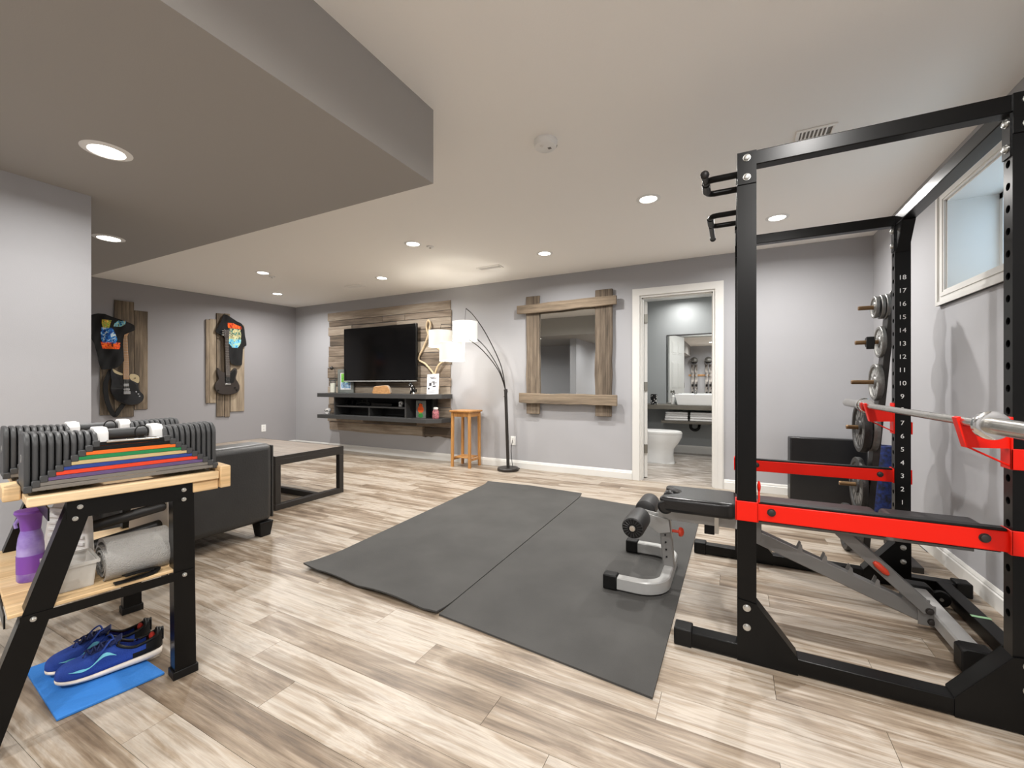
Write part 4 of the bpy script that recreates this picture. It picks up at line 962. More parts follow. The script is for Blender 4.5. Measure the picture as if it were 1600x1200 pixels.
obj('pickguard', MB().prism(spline([f(p) for p in [(.235, 1.20), (.30, 1.14), (.36, 1.13), (.41, 1.09), (.43, 1.02), (.455, .95), (.43, .93), (.39, .99), (.33, 1.0), (.285, 1.06)]], 4), -.0845, -.0822), 'black_plastic', g1)
for z in (1.165, 1.075): obj('pickup', MB().box(f((.29, 0))[0], f((.345, 0))[0], -.089, -.0822, f((0, z - .018))[1], f((0, z + .018))[1]), 'chrome', g1, bevel=.003)
obj('bridge', MB().box(f((.288, 0))[0], f((.35, 0))[0], -.098, -.0822, f((0, 1.005))[1], f((0, 1.03))[1]), 'chrome', g1, bevel=.002)
obj('tailpiece', MB().box(f((.29, 0))[0], f((.36, 0))[0], -.088, -.0822, f((0, .955))[1], f((0, .995))[1]), 'chrome', g1, bevel=.003)
for (a, z) in ((.415, .985), (.438, .955), (.45, .925)): obj('knob', MB().cyl((f((a, 0))[0], -.094, f((0, z))[1]), (f((a, 0))[0], -.0825, f((0, z))[1]), .009, n=14), 'chrome', g1)
obj('switch', MB().cyl((f((.405, 0))[0], -.1, f((0, 1.165))[1]), (f((.405, 0))[0], -.084, f((0, 1.165))[1]), .006, n=10), 'black_plastic', g1)
strings(g1, f((.318, .975)), f((.3, 1.71)), .045, .03)
obj('strap', MB().sweep(spline([(f((.17, 0))[0], -.05, f((0, 1.26))[1]), (f((.12, 0))[0], -.07, f((0, 1.10))[1]), (f((.125, 0))[0], -.075, f((0, .92))[1]), (f((.165, 0))[0], -.07, f((0, .76))[1]), (f((.21, 0))[0], -.06, f((0, .68))[1]), (f((.25, 0))[0], -.05, f((0, .74))[1]), (f((.3, 0))[0], -.045, f((0, .83))[1])], 6, False), [(-.012, -.022), (.012, -.022), (.012, .022), (-.012, .022)], (1, 0, 0)), 'shirt', g1)
obj('wall_hook', MB().bar((f((.30, 0))[0], -.024, f((0, 1.72))[1]), (f((.30, 0))[0], -.092, f((0, 1.715))[1]), .04, .012), 'iron', g1)
ol2 = [(1.388, 1.331), (1.410, 1.295), (1.44, 1.272), (1.476, 1.267), (1.545, 1.269), (1.576, 1.300), (1.612, 1.338), (1.640, 1.32), (1.647, 1.27), (1.627, 1.18), (1.655, 1.12), (1.680, 1.05), (1.668, .977), (1.61, .937), (1.52, .924), (1.42, .935), (1.36, .975), (1.338, 1.045), (1.355, 1.11), (1.388, 1.165), (1.366, 1.265), (1.372, 1.32)]
g2, f = guitar('electric_guitar', 'matt brown double horned electric guitar hung on boards', 1.505, .92, ol2, [(1.477, 1.20), (1.537, 1.20), (1.466, 1.80), (1.509, 1.80)], 'gtr_brown', 'rosewood')
obj('headstock', MB().prism([f(p) for p in [(1.463, 1.80), (1.511, 1.80), (1.524, 1.83), (1.526, 1.93), (1.487, 1.915), (1.448, 1.93), (1.45, 1.83)]], -.10, -.086), 'gtr_brown', g2, bevel=.003)
for k in range(6):
    sx = -1 if k < 3 else 1; zz = 1.835 + .032 * (k % 3); xx = 1.487 + sx * .036
    obj('tuner', MB().cyl((f((xx, 0))[0], -.095, f((0, zz))[1]), (f((xx + sx * .026, 0))[0], -.095, f((0, zz))[1]), .008, n=8), 'chrome', g2)
    obj('tuner_post', MB().cyl((f((xx - sx * .016, 0))[0], -.108, f((0, zz))[1]), (f((xx - sx * .016, 0))[0], -.1, f((0, zz))[1]), .006, n=8), 'chrome', g2)
obj('pickguard', MB().prism(spline([f(p) for p in [(1.48, 1.26), (1.545, 1.26), (1.59, 1.305), (1.625, 1.29), (1.61, 1.2), (1.59, 1.11), (1.49, 1.10), (1.47, 1.18)]], 4), -.0845, -.0822), 'black_plastic', g2)
obj('pickup', MB().box(f((1.475, 0))[0], f((1.545, 0))[0], -.089, -.0845, f((0, 1.125))[1], f((0, 1.16))[1]), 'black_gloss', g2, bevel=.003)
obj('bridge', MB().box(f((1.47, 0))[0], f((1.55, 0))[0], -.098, -.0822, f((0, 1.075))[1], f((0, 1.097))[1]), 'chrome', g2, bevel=.002)
for (a, z) in ((1.61, 1.03), (1.635, .995), (1.38, .99)): obj('knob', MB().cyl((f((a, 0))[0], -.094, f((0, z))[1]), (f((a, 0))[0], -.0825, f((0, z))[1]), .011, n=14), 'black_plastic', g2)
strings(g2, f((1.508, 1.086)), f((1.487, 1.80)), .048, .032)
obj('wall_hook', MB().bar((f((1.487, 0))[0], -.026, f((0, 1.81))[1]), (f((1.487, 0))[0], -.092, f((0, 1.805))[1]), .045, .012), 'iron', g2)
# t-shirts hung over the guitars
def cloth(rows, s0, zb, yf, nx=22, nz=46, thick=.012):
    z1, z0 = rows[0][0], rows[-1][0]; vs = []; fs = []
    def lr(z):
        for (a, b) in zip(rows, rows[1:]):
            if b[0] <= z <= a[0]:
                q = (a[0] - z) / max(1e-6, a[0] - b[0]); return a[1] + (b[1] - a[1]) * q, a[2] + (b[2] - a[2]) * q
        return rows[-1][1], rows[-1][2]
    for lay in (0, 1):
        for j in range(nz + 1):
            z = z1 + (z0 - z1) * j / nz; l, r = lr(z)
            for i in range(nx + 1):
                t_ = i / nx; x = l + (r - l) * t_
                e = min(1, 6 * min(t_, 1 - t_) + .15)
                vs.append((x - s0, yf(x, z) * (1 if lay == 0 else 1) + (0 if lay == 0 else thick * e), z - zb))
    n1 = (nx + 1) * (nz + 1)
    for j in range(nz):
        for i in range(nx):
            k = j * (nx + 1) + i; fs.append((k, k + 1, k + nx + 2, k + nx + 1)); fs.append((k + n1, k + nx + 1 + n1, k + nx + 2 + n1, k + 1 + n1))
    ring = list(range(nx + 1)) + [j * (nx + 1) + nx for j in range(1, nz + 1)] + [nz * (nx + 1) + i for i in range(nx - 1, -1, -1)] + [j * (nx + 1) for j in range(nz - 1, 0, -1)]
    for a, b in zip(ring, ring[1:] + ring[:1]): fs.append((a, b, b + n1, a + n1))
    mb = MB(); mb.add(vs, fs); return mb
y1f = lambda x, z: -.112 - .010 * math.sin(34 * x + 9 * z) - .007 * math.sin(60 * x - 22 * z) - .02 * math.exp(-((x - .2) / .12) ** 2)
sh1 = wall_thing('band_shirt', 'black t-shirt with blue and orange skull print draped over the black guitar', 'shirt', .15, 1.27)
rows1 = [(1.972, .04, .10), (1.945, -.03, .17), (1.915, -.07, .26), (1.885, -.09, .36), (1.86, -.095, .395), (1.80, -.09, .40), (1.775, -.08, .36), (1.73, -.06, .29), (1.66, -.03, .28), (1.585, .005, .277), (1.48, .025, .282), (1.39, .039, .288), (1.33, .05, .25), (1.295, .06, .21), (1.27, .066, .10)]
so1 = obj('cloth', cloth(rows1, .15, 1.27, y1f), 'shirt', sh1)
pp = lambda rows, m, par, s0, zb, yf: obj('print', cloth(rows, s0, zb, lambda x, z: yf(x, z) - .0022, 14, 18, .0008), m, par)
pp([(1.80, .07, .17), (1.74, .065, .20), (1.66, .07, .215), (1.605, .08, .20)], 'pr_blue', so1, .15, 1.27, y1f)
pp([(1.90, .072, .165), (1.85, .07, .15), (1.80, .08, .14)], 'pr_yel', so1, .15, 1.27, y1f)
pp([(1.62, .065, .25), (1.58, .07, .25), (1.535, .08, .235)], 'pr_red', so1, .15, 1.27, y1f)
pp([(1.905, .23, .30), (1.86, .19, .29), (1.825, .18, .25)], 'pr_sky', so1, .15, 1.27, y1f)
y2f = lambda x, z: -.062 - .008 * math.sin(40 * x + 7 * z) - .006 * math.sin(70 * x - 20 * z)
sh2 = wall_thing('band_shirt', 'black t-shirt with bone coloured skull print hung behind the brown guitar', 'shirt', 1.58, 1.38)
rows2 = [(2.16, 1.475, 1.505), (2.13, 1.45, 1.55), (2.09, 1.437, 1.625), (2.04, 1.42, 1.72), (2.0, 1.40, 1.745), (1.93, 1.37, 1.758), (1.885, 1.352, 1.764), (1.86, 1.38, 1.767), (1.82, 1.47, 1.772), (1.75, 1.508, 1.78), (1.70, 1.515, 1.785), (1.675, 1.52, 1.74), (1.58, 1.53, 1.735), (1.48, 1.54, 1.732), (1.40, 1.575, 1.728), (1.38, 1.63, 1.71)]
so2 = obj('cloth', cloth(rows2, 1.58, 1.38, y2f), 'shirt', sh2)
pp([(2.035, 1.52, 1.60), (1.99, 1.52, 1.715), (1.955, 1.53, 1.715)], 'pr_red', so2, 1.58, 1.38, y2f)
pp([(1.95, 1.54, 1.70), (1.86, 1.53, 1.71), (1.79, 1.535, 1.70)], 'pr_bone', so2, 1.58, 1.38, y2f)
pp([(1.79, 1.535, 1.71), (1.72, 1.54, 1.705), (1.655, 1.58, 1.65)], 'pr_sky', so2, 1.58, 1.38, y2f)
# ================================================================ WORK STAND with dumbbells
ST = (-1.83, .71, 0); SA = math.radians(-9.46)
ws = thing('work_stand', 'black steel stand with pine top and lower shelf', 'stand', ST, SA)
ZT = .745
for k in range(4): obj('top_board', MB().box(-.80 + k * .205, -.80 + k * .205 + .203 - (.0 if k < 3 else .018), -.25, .245, ZT - .022, ZT), 'pine', ws, bevel=.002)
obj('front_lip', MB().box(-.005, .015, -.25, .248, ZT - .026, ZT + .004), 'pine', ws, bevel=.004)
obj('end_cleat', MB().box(-.10, .022, .249, .285, ZT - .062, ZT + .022), 'pine', ws, bevel=.004)
obj('end_block', MB().box(-.06, .004, .165, .248, ZT - .066, ZT - .027), 'pine', ws, bevel=.003)
obj('side_block', MB().box(-.22, -.1, -.29, -.252, ZT - .02, ZT + .024), 'pine', ws, bevel=.004)
def flat_leg(x, ya, yb, yc, yd, z0, z1):
    """angle-iron leg: face from (ya,yb) at the top to (yc,yd) at the floor, plus a return flange"""
    mb = MB().add([(x, yc, z0), (x, yd, z0), (x, yb, z1), (x, ya, z1), (x - .004, yc, z0), (x - .004, yd, z0), (x - .004, yb, z1), (x - .004, ya, z1)], [(0, 1, 2, 3), (4, 5, 6, 7), (0, 1, 5, 4), (1, 2, 6, 5), (2, 3, 7, 6), (3, 0, 4, 7)])
    mb.add([(x - .004, yc, z0), (x - .004, ya, z1), (x - .05, ya, z1), (x - .05, yc, z0), (x - .004, yc + .004, z0), (x - .004, ya + .004, z1), (x - .05, ya + .004, z1), (x - .05, yc + .004, z0)], [(0, 1, 2, 3), (4, 5, 6, 7), (0, 1, 5, 4), (1, 2, 6, 5), (2, 3, 7, 6), (3, 0, 4, 7)])
    return mb
for x in (-.004, -.74):
    l1 = obj('leg', flat_leg(x, .105, .170, .112, .178, .004, ZT - .026), 'black_metal', ws, smooth=False)
    l2 = obj('leg', flat_leg(x, -.158, -.098, -.378, -.308, .004, ZT - .026), 'black_metal', ws, smooth=False)
    obj('foot_shoe', MB().box(x - .056, x + .004, .106, .184, 0, .03), 'black_plastic', l1, bevel=.002)
    obj('foot_shoe', MB().box(x - .056, x + .004, -.386, -.30, 0, .03), 'black_plastic', l2, bevel=.002)
    ur = obj('upper_rail', MB().box(x + .0006, x + .004, -.165, .168, ZT - .085, ZT - .028), 'black_metal', ws, smooth=False)
    lr_ = obj('shelf_rail', MB().box(x + .0006, x + .004, -.262, .172, .365, .395), 'black_metal', ws, smooth=False)
    for (y, z) in ((-.135, ZT - .05), (-.146, ZT - .085), (.138, ZT - .05), (.138, ZT - .085)): obj('bolt', bolt(MB(), (x + .004, y, z), (1, 0, 0), .006), 'zinc', ur)
    for (y, z) in ((-.235, .38), (.14, .38)): obj('bolt', bolt(MB(), (x + .004, y, z), (1, 0, 0), .006), 'zinc', lr_)
for (y, z) in ((.10, .375), (-.29, .375), (.10, ZT - .07), (-.20, ZT - .07)): obj('side_rail', MB().box(-.735, -.055, y, y + .004, z - .02, z + .02), 'black_metal', ws, smooth=False)
for k in range(4): obj('shelf_board', MB().box(-.785 + k * .195, -.785 + k * .195 + .192, -.285, .165, .396, .408), 'pine', ws, bevel=.002)
# adjustable block dumbbells: nested end plates joined by coloured bands
bands = ['band_grey', 'band_grey', 'band_purple', 'band_red', 'band_blue', 'band_tan', 'band_green', 'band_orange', 'black_plastic', 'black_plastic']
def rplate(w_, h, r=.03, n=5):
    pts = [(-w_ / 2 + .008, 0), (w_ / 2 - .008, 0), (w_ / 2, .01)]
    for cx, a0 in ((w_ / 2 - r, 0), (-w_ / 2 + r, PI / 2)):
        for k in range(n + 1): a = a0 + PI / 2 * k / n; pts.append((cx + r * math.cos(a), h - r + r * math.sin(a)))
    return pts + [(-w_ / 2, .01)]
db = thing('block_dumbbell', 'adjustable block dumbbell with rainbow bands along the front of the stand', 'dumbbell', (0, 0, 0), SA, 'adjustable dumbbells on the stand')
n = len(bands)
for i in range(n):
    half = .245 - i * .0168; hh = .186 - .0006 * i
    for s_ in (-1, 1):
        mb = MB(); pr = rplate(.15 - .001 * i, hh - .004, .04)
        mb.prism([(a, b + .004) for a, b in pr], s_ * half - .0066, s_ * half + .0066, 'xz')
        pl = obj('end_plate', mb, 'urethane', db, bevel=.004, seg=2)
        if i == 0: obj('emblem_ring', MB().lathe([(.0105, 0), (.0125, 0), (.0125, .0008), (.0105, .0008)], Matrix.Translation((0, s_ * (half + .0066), .105)) @ Matrix.Rotation(-s_ * PI / 2, 4, 'X'), 24, close=True), 'silver_light', pl)
    zz = .012 + i * .0135
    for sx in (-1, 1):
        xo = sx * (.079 + .0006 * (n - i))
        bd = obj('band', MB().box(xo - .003, xo + .003, -half, half, zz - .001, zz + .0115), bands[i], db, bevel=.001, seg=1)
        for s_ in (-1, 1): obj('band_lug', MB().box(xo - .006, xo + .006, s_ * half - .009, s_ * half + .009, zz - .004, zz + .017), 'urethane', bd, bevel=.002, seg=1)
for s_ in (-1, 1):
    obj('handle_cap', MB().prism([(-.055, .135), (.055, .135), (.05, .175), (.03, .19), (-.03, .19), (-.05, .175)], s_ * .058, s_ * .092), 'white', db, bevel=.004)
obj('handle', MB().cyl((0, -.058, .165), (0, .058, .165), .017), 'urethane', db)
obj('pull_loop', MB().tube([(.09, .018 * math.cos(a) + .02, .172 + .022 * math.sin(a)) for a in [2 * PI * k / 16 for k in range(16)]], .0022, 6, closed=True), 'black_plastic', db)
obj('selector_pin', MB().cyl((.086, -.07, .146), (.086, .07, .146), .005, n=10), 'chrome', db)
Rm = Matrix.Rotation(SA, 4, 'Z')
def stand_pt(x, y, z): v = Rm @ Vector((x, y, 0)); return (ST[0] + v.x, ST[1] + v.y, z)
db.location = stand_pt(-.105, .0, ZT + .0045)
db2 = copy_tree(db, loc=stand_pt(-.46, -.02, ZT + .0045), rz=SA, label='adjustable block dumbbell behind the front one, toward the wall')
db2['group'] = db['group']
# things on the lower shelf
SZ = .4085
sb = thing('spray_bottle', 'purple and lilac spray bottle on the stand shelf', 'bottle', (-2.165, .548, SZ), .4)
obj('bottle', MB().lathe([(.0001, 0), (.03, 0), (.034, .006), (.034, .07), (.033, .12), (.03, .15), (.024, .175), (.0001, .176)]), 'purple_lilac', sb)
obj('sprayer_head', MB().lathe([(.024, .172), (.026, .19), (.028, .215), (.04, .235), (.038, .243), (.0001, .246)]), 'purple', sb)
obj('trigger', MB().tube([(-.03, -.01, .215), (-.044, -.012, .195), (-.042, -.01, .18)], .005, 8), 'purple_lilac', sb)
obj('label', MB().lathe([(.0343, .03), (.0347, .03), (.0347, .09), (.0343, .09)], n=28, close=True), 'purple', sb)
ctn = thing('plastic_container', 'clear low plastic food container on the stand shelf', 'container', stand_pt(-.14, -.14, SZ), SA)
def tray(w0, d0, w1, d1, h, th=.003):
    mb = MB(); q = lambda w_, d_, z: [(-w_, -d_, z), (w_, -d_, z), (w_, d_, z), (-w_, d_, z)]
    vs = q(w0, d0, 0) + q(w1, d1, h) + q(w1 - th, d1 - th, h) + q(w0 - th, d0 - th, th)
    fs = [(0, 1, 2, 3), (12, 13, 14, 15)]
    for a in (0, 4, 8):
        for i in range(4): fs.append((a + i, a + (i + 1) % 4, a + 4 + (i + 1) % 4, a + 4 + i))
    return mb.add(vs, fs)
obj('tub', tray(.066, .048, .074, .055, .085), 'clear_plastic', ctn, bevel=.004)
obj('rim', MB().box(-.081, .081, -.062, -.055, .078, .088).box(-.081, .081, .055, .062, .078, .088).box(-.081, -.074, -.055, .055, .078, .088).box(.074, .081, -.055, .055, .078, .088), 'clear_plastic', ctn, kind='stuff')
tw_ = thing('rolled_towel', 'rolled light grey terry towel on the stand shelf', 'towel', stand_pt(-.135, .025, SZ), SA)
prof = []
for k in range(90):
    a = k * .22; r = .016 + .0024 * a * 1.25; prof.append((r * math.cos(a) * 1.25, .052 + r * math.sin(a) * .85))
def ribbon(prof, th, y0, y1):
    mb = MB(); vs = []; m = len(prof)
    for y in (y0, y1):
        for off in (0, 1):
            for i, p in enumerate(prof):
                a = Vector(prof[max(0, i - 1)]); b = Vector(prof[min(m - 1, i + 1)]); d = (b - a).normalized(); nx_ = Vector((d.y, -d.x)); q = Vector(p) + nx_ * (th * off)
                vs.append((q.x, y, q.y))
    fs = []
    for i in range(m - 1):
        for off in (0, 1): fs.append((off * m + i, off * m + i + 1, 2 * m + off * m + i + 1, 2 * m + off * m + i))
        for e in (0, 2 * m): fs.append((e + i, e + i + 1, e + m + i + 1, e + m + i))
    for i in (0, m - 1): fs.append((i, m + i, 3 * m + i, 2 * m + i))
    return mb.add(vs, fs)
obj('roll', ribbon(prof, .006, -.092, .088), 'towel', tw_)
fold = spline([(-.105, .04), (-.10, .085), (-.06, .118), (0, .132), (.05, .12), (.085, .085), (.092, .05)], 6, False)
obj('outer_fold', ribbon(fold, .012, -.085, .095), 'towel', tw_)
tag(obj('black_strap', MB().sweep(spline([(-1.85, .66, SZ + .006), (-1.845, .70, SZ + .004), (-1.84, .76, SZ + .006), (-1.855, .78, SZ + .012), (-1.865, .74, SZ + .014), (-1.86, .69, SZ + .018)], 6, False), [(-.012, -.002), (.012, -.002), (.012, .002), (-.012, .002)], (0, 0, 1)), 'black_plastic'), 'black webbing strap with grey edge beside the rolled towel', 'strap')
ft = thing('fitness_stepper', 'white plastic gadget with ribbed side and black foam bars on the shelf', 'exercise device', (-2.22, .80, SZ), .3)
def wplate(y): return MB().prism(spline([(-.09, 0), (.09, 0), (.10, .1), (.085, .24), (.04, .265), (-.05, .25), (-.10, .12)], 4), y, y + .02, 'xz')
p0 = obj('side_plate', wplate(-.17), 'white_matt', ft, bevel=.004)
obj('side_plate', wplate(.13), 'white_matt', ft, bevel=.004)
for k in range(9): obj('rib', MB().box(-.078, .085, -.176, -.169, .02 + k * .024, .032 + k * .024), 'white', p0, bevel=.002)
for k, (x, z) in enumerate(((.06, .225), (.0, .22), (-.05, .21), (.07, .15), (.05, .07))): obj('foam_bar', MB().cyl((x, -.15, z), (x, .13, z), .02), 'foam_black', ft)
# shoes and blue mat on the floor
tag(obj('blue_mat', MB().prism([(-2.375, .585), (-1.93, .545), (-1.885, .82), (-2.335, .83)], .0004, .011, 'xy'), 'mat_blue', bevel=.003), 'small rectangular blue foam mat under the running shoes', 'mat')
def shoe(side):
    """running shoe, toe along +y, heel at origin, length .30"""
    t = thing('running_shoe', '', 'shoe', (0, 0, 0), 0, 'pair of running shoes on the blue mat')
    st_ = [0, .02, .05, .09, .13, .17, .205, .24, .27, .29, .30]
    hw = [.018, .030, .035, .036, .037, .041, .046, .049, .047, .038, .02]
    cx = [0, 0, .0, -.001 * side, -.003 * side, -.004 * side, -.002 * side, .0, .002 * side, .004 * side, .005 * side]
    spring = [.006, .003, .001, 0, 0, 0, 0, .002, .007, .013, .018]
    soleh = [.036, .038, .037, .035, .032, .030, .028, .026, .024, .021, .017]
    mb = MB(); rings = []
    for i, y in enumerate(st_):
        w_ = hw[i] + .004; z0 = spring[i]; z1 = z0 + soleh[i]
        rings.append([(cx[i] - w_, y, z1), (cx[i] - w_ * 1.05, y, (z0 + z1) / 2), (cx[i] - w_ * .9, y, z0), (cx[i] + w_ * .9, y, z0), (cx[i] + w_ * 1.05, y, (z0 + z1) / 2), (cx[i] + w_, y, z1)])
    vs = [v for r in rings for v in r]; m = 6
    fs = [tuple(range(m)), tuple(range((len(rings) - 1) * m, len(rings) * m))] + [(i * m + j, i * m + (j + 1) % m, (i + 1) * m + (j + 1) % m, (i + 1) * m + j) for i in range(len(rings) - 1) for j in range(m)]
    obj('sole', MB().add(vs, fs), 'sole', t, subsurf=1)
    top = [.112, .106, .090, .084, .100, .100, .088, .074, .066, .058, .046]
    nj = 13; U = MB(); vs = []
    def upt(i, a):
        z0 = spring[i] + soleh[i] - .004; hgt = top[i] - z0; e = .78
        return (cx[i] + hw[i] * math.copysign(abs(math.cos(a)) ** .62, math.cos(a)), st_[i], z0 + hgt * math.sin(a) ** e)
    for i in range(len(st_)):
        for j in range(nj): vs.append(upt(i, PI * j / (nj - 1)))
    fs = []
    for i in range(len(st_) - 1):
        for j in range(nj - 1):
            if 1 <= i <= 3 and 3 <= j <= 8: continue
            fs.append((i * nj + j, i * nj + j + 1, (i + 1) * nj + j + 1, (i + 1) * nj + j))
    fs.append(tuple(range(nj))); fs.append(tuple((len(st_) - 1) * nj + j for j in range(nj)))
    U.add(vs, fs); up_o = obj('upper', U, 'shoe_blue', t, subsurf=1)
    up_o.data.materials.append(MATS['black_plastic'])
    for p_ in up_o.data.polygons:
        if p_.center.y < .045 + (.075 - p_.center.z) * .9: p_.material_index = 1
    so_ = up_o.modifiers.new('thick', 'SOLIDIFY'); so_.thickness = .004; so_.offset = -1
    # collar, insole, tongue, heel counter
    col = [upt(i, PI * j / (nj - 1)) for i, j in ((1, 3), (2, 3), (3, 3), (4, 4), (4, 6), (4, 8), (3, 9), (2, 9), (1, 9), (1, 6))]
    obj('collar', MB().tube(spline(col, 4), .0055, 8, closed=True), 'black_plastic', up_o)
    obj('insole', MB().prism([(-.024, .03), (.024, .03), (.026, .1), (.022, .15), (-.022, .15), (-.026, .1)], .045, .05, 'xy'), 'insole', t)
    obj('heel_lining', MB().ball((0, .034, .082), .02, 8, (1.0, .5, .62)), 'insole', t)
    obj('tongue', MB().sweep([(cx[5], .205, .086), (cx[5], .17, .098), (0, .138, .106), (0, .122, .114)], [(-.022, -.003), (.022, -.003), (.02, .003), (-.02, .003)], (0, 0, 1)), 'shoe_navy', t)
    for k in range(5):
        y = .135 + k * .018; i = 4 + k * .5; ii = min(int(i), 8); zt_ = top[ii] + (top[ii + 1] - top[ii]) * (i - ii) + .007
        for s_ in (-1, 1):
            obj('lace', MB().tube([(s_ * .024 + cx[ii], y, zt_ - .006), (0 + cx[ii], y + .009, zt_ + .004), (-s_ * .024 + cx[ii], y + .018, zt_ - .01)], .0028, 6), 'shoe_navy', t)
    for s_ in (-1, 1):
        obj('lace_loop', MB().tube(spline([(0, .145, .11), (s_ * .03, .155, .118), (s_ * .056, .175, .098), (s_ * .05, .19, .08), (s_ * .012, .155, .108)], 5, False), .003, 6), 'shoe_blue', t)
        # side stripe: wavy river-like mark following the upper
        for nm, (off, w2, mm) in {'a': (0, .010, 'cyan')}.items():
            A_, B_ = [], []
            for q in range(15):
                f_ = q / 14; y = .135 + f_ * .125; i = max(k for k in range(len(st_) - 1) if st_[k] <= y); tt = (y - st_[i]) / (st_[i + 1] - st_[i])
                wv = .42 + .16 * math.sin(f_ * 7.0); hgt_ = .34 * math.sin(PI * min(1, f_ * 1.05)) * (.55 + .45 * math.sin(f_ * 9))
                for lst, aa in ((A_, wv), (B_, wv + abs(hgt_) + .02)):
                    aa = aa if s_ > 0 else PI - aa
                    p = Vector(upt(i, aa)) * (1 - tt) + Vector(upt(i + 1, aa)) * tt
                    lst.append((p.x + s_ * .0022, p.y, p.z + .0012))
            nq = len(A_); obj('side_mark', MB().add(A_ + B_, [(k, k + 1, nq + k + 1, nq + k) for k in range(nq - 1)]), mm, up_o)
    hc = []
    obj('heel_tab', MB().prism([(-.014, -.002), (.014, -.002), (.012, .006), (-.012, .006)], .06, .104, 'xy'), 'black_plastic', t, bevel=.003)
    return t
s1 = shoe(1); d = Vector((-.115, -.28)); ang = math.atan2(d.y, d.x) - PI / 2
s1.location = (-2.025, .875, .0115); s1.rotation_euler = (0, 0, ang); s1['label'] = 'blue running shoe with cyan stripe next to the stand leg, in front of its pair'
s2 = shoe(-1); s2.location = (-2.145, .885, .0115); s2.rotation_euler = (0, 0, ang + .03); s2['label'] = 'blue running shoe of the pair farther in under the stand'
# ================================================================ BATHROOM
tl = thing('toilet', 'white ceramic toilet seen through the bathroom door', 'toilet', (-1.02, 6.22, 0))
def ell(cx, a, b, n=28, sq=2.3): return [(cx + a * math.copysign(abs(math.cos(t)) ** (2 / sq), math.cos(t)), b * math.copysign(abs(math.sin(t)) ** (2 / sq), math.sin(t))) for t in [2 * PI * k / n for k in range(n)]]
def loft(secs):
    mb = MB(); n = len(secs[0][0]); vs = [(x, y, z) for (pts, z) in secs for x, y in pts]
    fs = [tuple(range(n)), tuple(range((len(secs) - 1) * n, len(secs) * n))] + [(i * n + j, i * n + (j + 1) % n, (i + 1) * n + (j + 1) % n, (i + 1) * n + j) for i in range(len(secs) - 1) for j in range(n)]
    return mb.add(vs, fs)
obj('bowl', loft([(ell(.03, .30, .115, sq=3), 0), (ell(.03, .295, .11, sq=3), .02), (ell(.06, .25, .10), .12), (ell(.07, .25, .11), .20), (ell(.09, .29, .15), .28), (ell(.10, .32, .18), .36), (ell(.10, .325, .185), .40)]), 'ceramic', tl)
obj('seat', loft([(ell(.095, .325, .187), .401), (ell(.095, .33, .19), .408), (ell(.095, .33, .19), .42)]), 'white', tl)
obj('lid', loft([(ell(.09, .325, .186), .421), (ell(.09, .325, .186), .436), (ell(.09, .30, .165), .443)]), 'white', tl)
tk = obj('tank', MB().box(-.40, -.22, -.2, .2, .39, .74), 'ceramic', tl, bevel=.02, seg=3)
obj('tank_lid', MB().box(-.41, -.21, -.21, .21, .741, .775), 'ceramic', tl, bevel=.01, seg=3)
obj('flush_lever', MB().cyl((-.21, -.14, .68), (-.19, -.14, .68), .012).bar((-.195, -.14, .68), (-.195, -.06, .675), .012, .012), 'chrome', tl)
tag(obj('vanity_counter', MB().box(BX0 + .001, BX1 - .001, 6.75, BY - .001, .705, .77), 'vanity_wood', bevel=.003), 'thick grey wood vanity counter along the bathroom wall', 'counter')
tag(obj('vanity_shelf', MB().box(-.95, BX1 - .001, 6.78, BY - .001, .495, .535), 'vanity_wood', bevel=.003), 'grey wood towel shelf under the vanity counter', 'shelf')
sk = thing('vessel_sink', 'white rectangular vessel sink on the vanity counter', 'sink', (-.42, 6.98, .7705))
obj('basin', tray(.30, .18, .34, .21, .165, .018), 'ceramic', sk, bevel=.008, seg=3)
obj('drain', MB().lathe([(.0001, .0185), (.025, .0185), (.026, .022), (.0001, .022)]), 'chrome', sk)
fc = thing('sink_faucet', 'chrome faucet standing behind the vessel sink', 'faucet', (-.50, 7.215, .7705))
obj('body', MB().lathe([(.0001, 0), (.022, 0), (.02, .01), (.018, .2), (.016, .21), (.0001, .21)]), 'chrome', fc)
obj('spout', MB().rbar([(0, 0, .19), (0, -.11, .195)], .025, .016), 'chrome', fc); obj('lever', MB().bar((0, 0, .215), (0, -.05, .235), .015, .008), 'chrome', fc)
sd = thing('soap_bottle', 'small white soap bottle beside the sink', 'bottle', (-.82, 7.12, .7705))
obj('bottle', MB().lathe([(.0001, 0), (.03, 0), (.03, .12), (.012, .14), (.0001, .14)]), 'white', sd); obj('pump', MB().cyl((0, 0, .14), (0, 0, .17), .006).bar((0, .005, .172), (0, -.035, .168), .01, .008), 'black_plastic', sd)
ch = thing('candle_holder', 'black and white mosaic candle holder on the vanity counter', 'candle holder', (-1.07, 6.86, .7705))
obj('cup', MB().lathe([(.046, 0), (.05, 0), (.05, .16), (.046, .16)], close=True), 'black_gloss', ch)
obj('cup_base', MB().lathe([(.0001, .0), (.046, .0), (.046, .006), (.0001, .006)]), 'black_gloss', ch)
rm = random.Random(2)
for k in range(60):
    a = rm.uniform(0, 2 * PI); z = rm.uniform(.01, .15) if rm.random() < .4 else rm.uniform(.01, .08); M = Matrix.Translation((.0505 * math.cos(a), .0505 * math.sin(a), z)) @ Matrix.Rotation(a, 4, 'Z') @ Matrix.Rotation(rm.uniform(0, 1.5), 4, 'X')
    obj('mosaic_chip', MB().box(-.0008, .0012, -.005, .005, -.005, .005, M), 'white', ch, smooth=False)
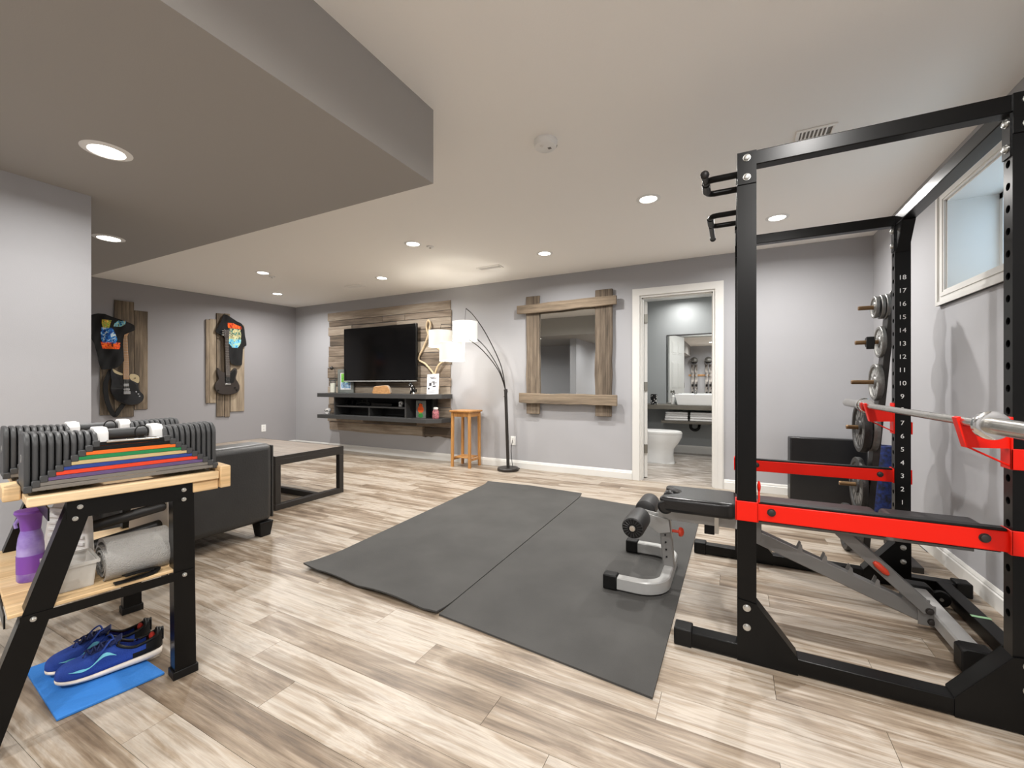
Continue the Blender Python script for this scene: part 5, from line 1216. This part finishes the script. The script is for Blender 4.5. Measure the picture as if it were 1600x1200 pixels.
def ftowel(x, z, w_, label):
    t = thing('folded_towel', label, 'towel', (x, 6.93, z), 0, 'folded white towels under the vanity')
    obj('fold', MB().box(-w_, w_, -.13, .13, 0, .034), 'towel_white', t, bevel=.015, seg=4); obj('fold', MB().box(-w_ + .004, w_ - .003, -.134, .128, .0345, .066), 'towel_white', t, bevel=.015, seg=4)
ftowel(-.74, .5355, .165, 'folded white towel at the bottom of the stack nearest the toilet'); ftowel(-.735, .6025, .16, 'folded white towel on top of the stack nearest the toilet')
ftowel(-.38, .5355, .17, 'folded white towel at the bottom of the stack away from the toilet'); ftowel(-.385, .6025, .165, 'folded white towel on top of the stack away from the toilet')
tr_ = thing('sink_trap', 'black drain trap pipe hanging under the vanity shelf', 'pipe', (-.50, 7.1, .36))
obj('bend', MB().tube([(.0 + .06 * math.cos(a), 0, .07 + .05 * math.sin(a)) for a in [PI + PI * k / 10 for k in range(11)]] , .022, 10).cyl((-.06, 0, .07), (-.06, 0, .135), .022), 'black_plastic', tr_)
obj('wall_pipe', MB().tube([(.06, 0, .07), (.06, .03, .09), (.06, .148, .09)], .02, 10), 'black_plastic', tr_)
mbth = thing('vanity_mirror', 'frameless mirror above the bathroom vanity', 'mirror', (-.18, BY, .775))
obj('glass', MB().box(-.75, .75, -.012, -.001, .0, 1.085), 'mirror', mbth, smooth=False)
obj('top_channel', MB().box(-.75, .75, -.016, -.001, 1.085, 1.10), 'iron', mbth, smooth=False)
# ================================================================ REAR WALL (seen only in the mirrors)
rk = thing('ski_rack', 'wooden ski rack on the rear wall seen in the vanity mirror', 'ski rack', (-.95, REAR, 1.4))
obj('rail', MB().box(-.42, .42, .001, .03, -.03, .03), 'olive_wood', rk, bevel=.003)
for x in (-.23, .23): obj('peg', MB().cyl((x, .03, 0), (x, .11, 0), .008, n=12), 'olive_wood', rk)
for k, x in enumerate((-1.18, -.72)):
    for j, dx in enumerate((-.06, .06)):
        sk_ = thing('ski', 'patterned alpine ski standing upright against the rear wall', 'ski', (x + dx, REAR + .07, 0), 0, 'skis on the rear wall')
        pts = spline([(0, 0, 0.0), (0, .004, .06), (0, 0, .5), (0, -.004, 1.1), (0, 0, 1.6), (0, .03, 1.72), (0, .06, 1.78)], 6, False)
        obj('blade', MB().sweep(pts, [(-.045, -.006), (.045, -.006), (.045, .006), (-.045, .006)], (0, 1, 0)), 'ski', sk_)
        obj('binding', MB().box(-.03, .03, .008, .05, .72, .82), 'black_plastic', sk_, bevel=.005); obj('binding', MB().box(-.03, .03, .008, .05, 1.0, 1.08), 'black_plastic', sk_, bevel=.005)
for x, l in ((-1.18, 'grey ski helmet over the pair of skis nearer the partition'), (-.72, 'grey ski helmet over the pair of skis nearer the window wall')):
    hm = thing('ski_helmet', l, 'helmet', (x, REAR + .15, 1.92))
    obj('shell', MB().ball((0, 0, .0), .125, 12, (1, 1.1, 1), .35, 1), 'castiron', hm); obj('goggle_strap', MB().lathe([(.122, -.012), (.13, -.012), (.13, .018), (.122, .018)], n=28, close=True), 'ski', hm)
    obj('lining', MB().ball((0, 0, -.02), .112, 10, (1, 1.1, .9), .2, .8), 'black_plastic', hm)
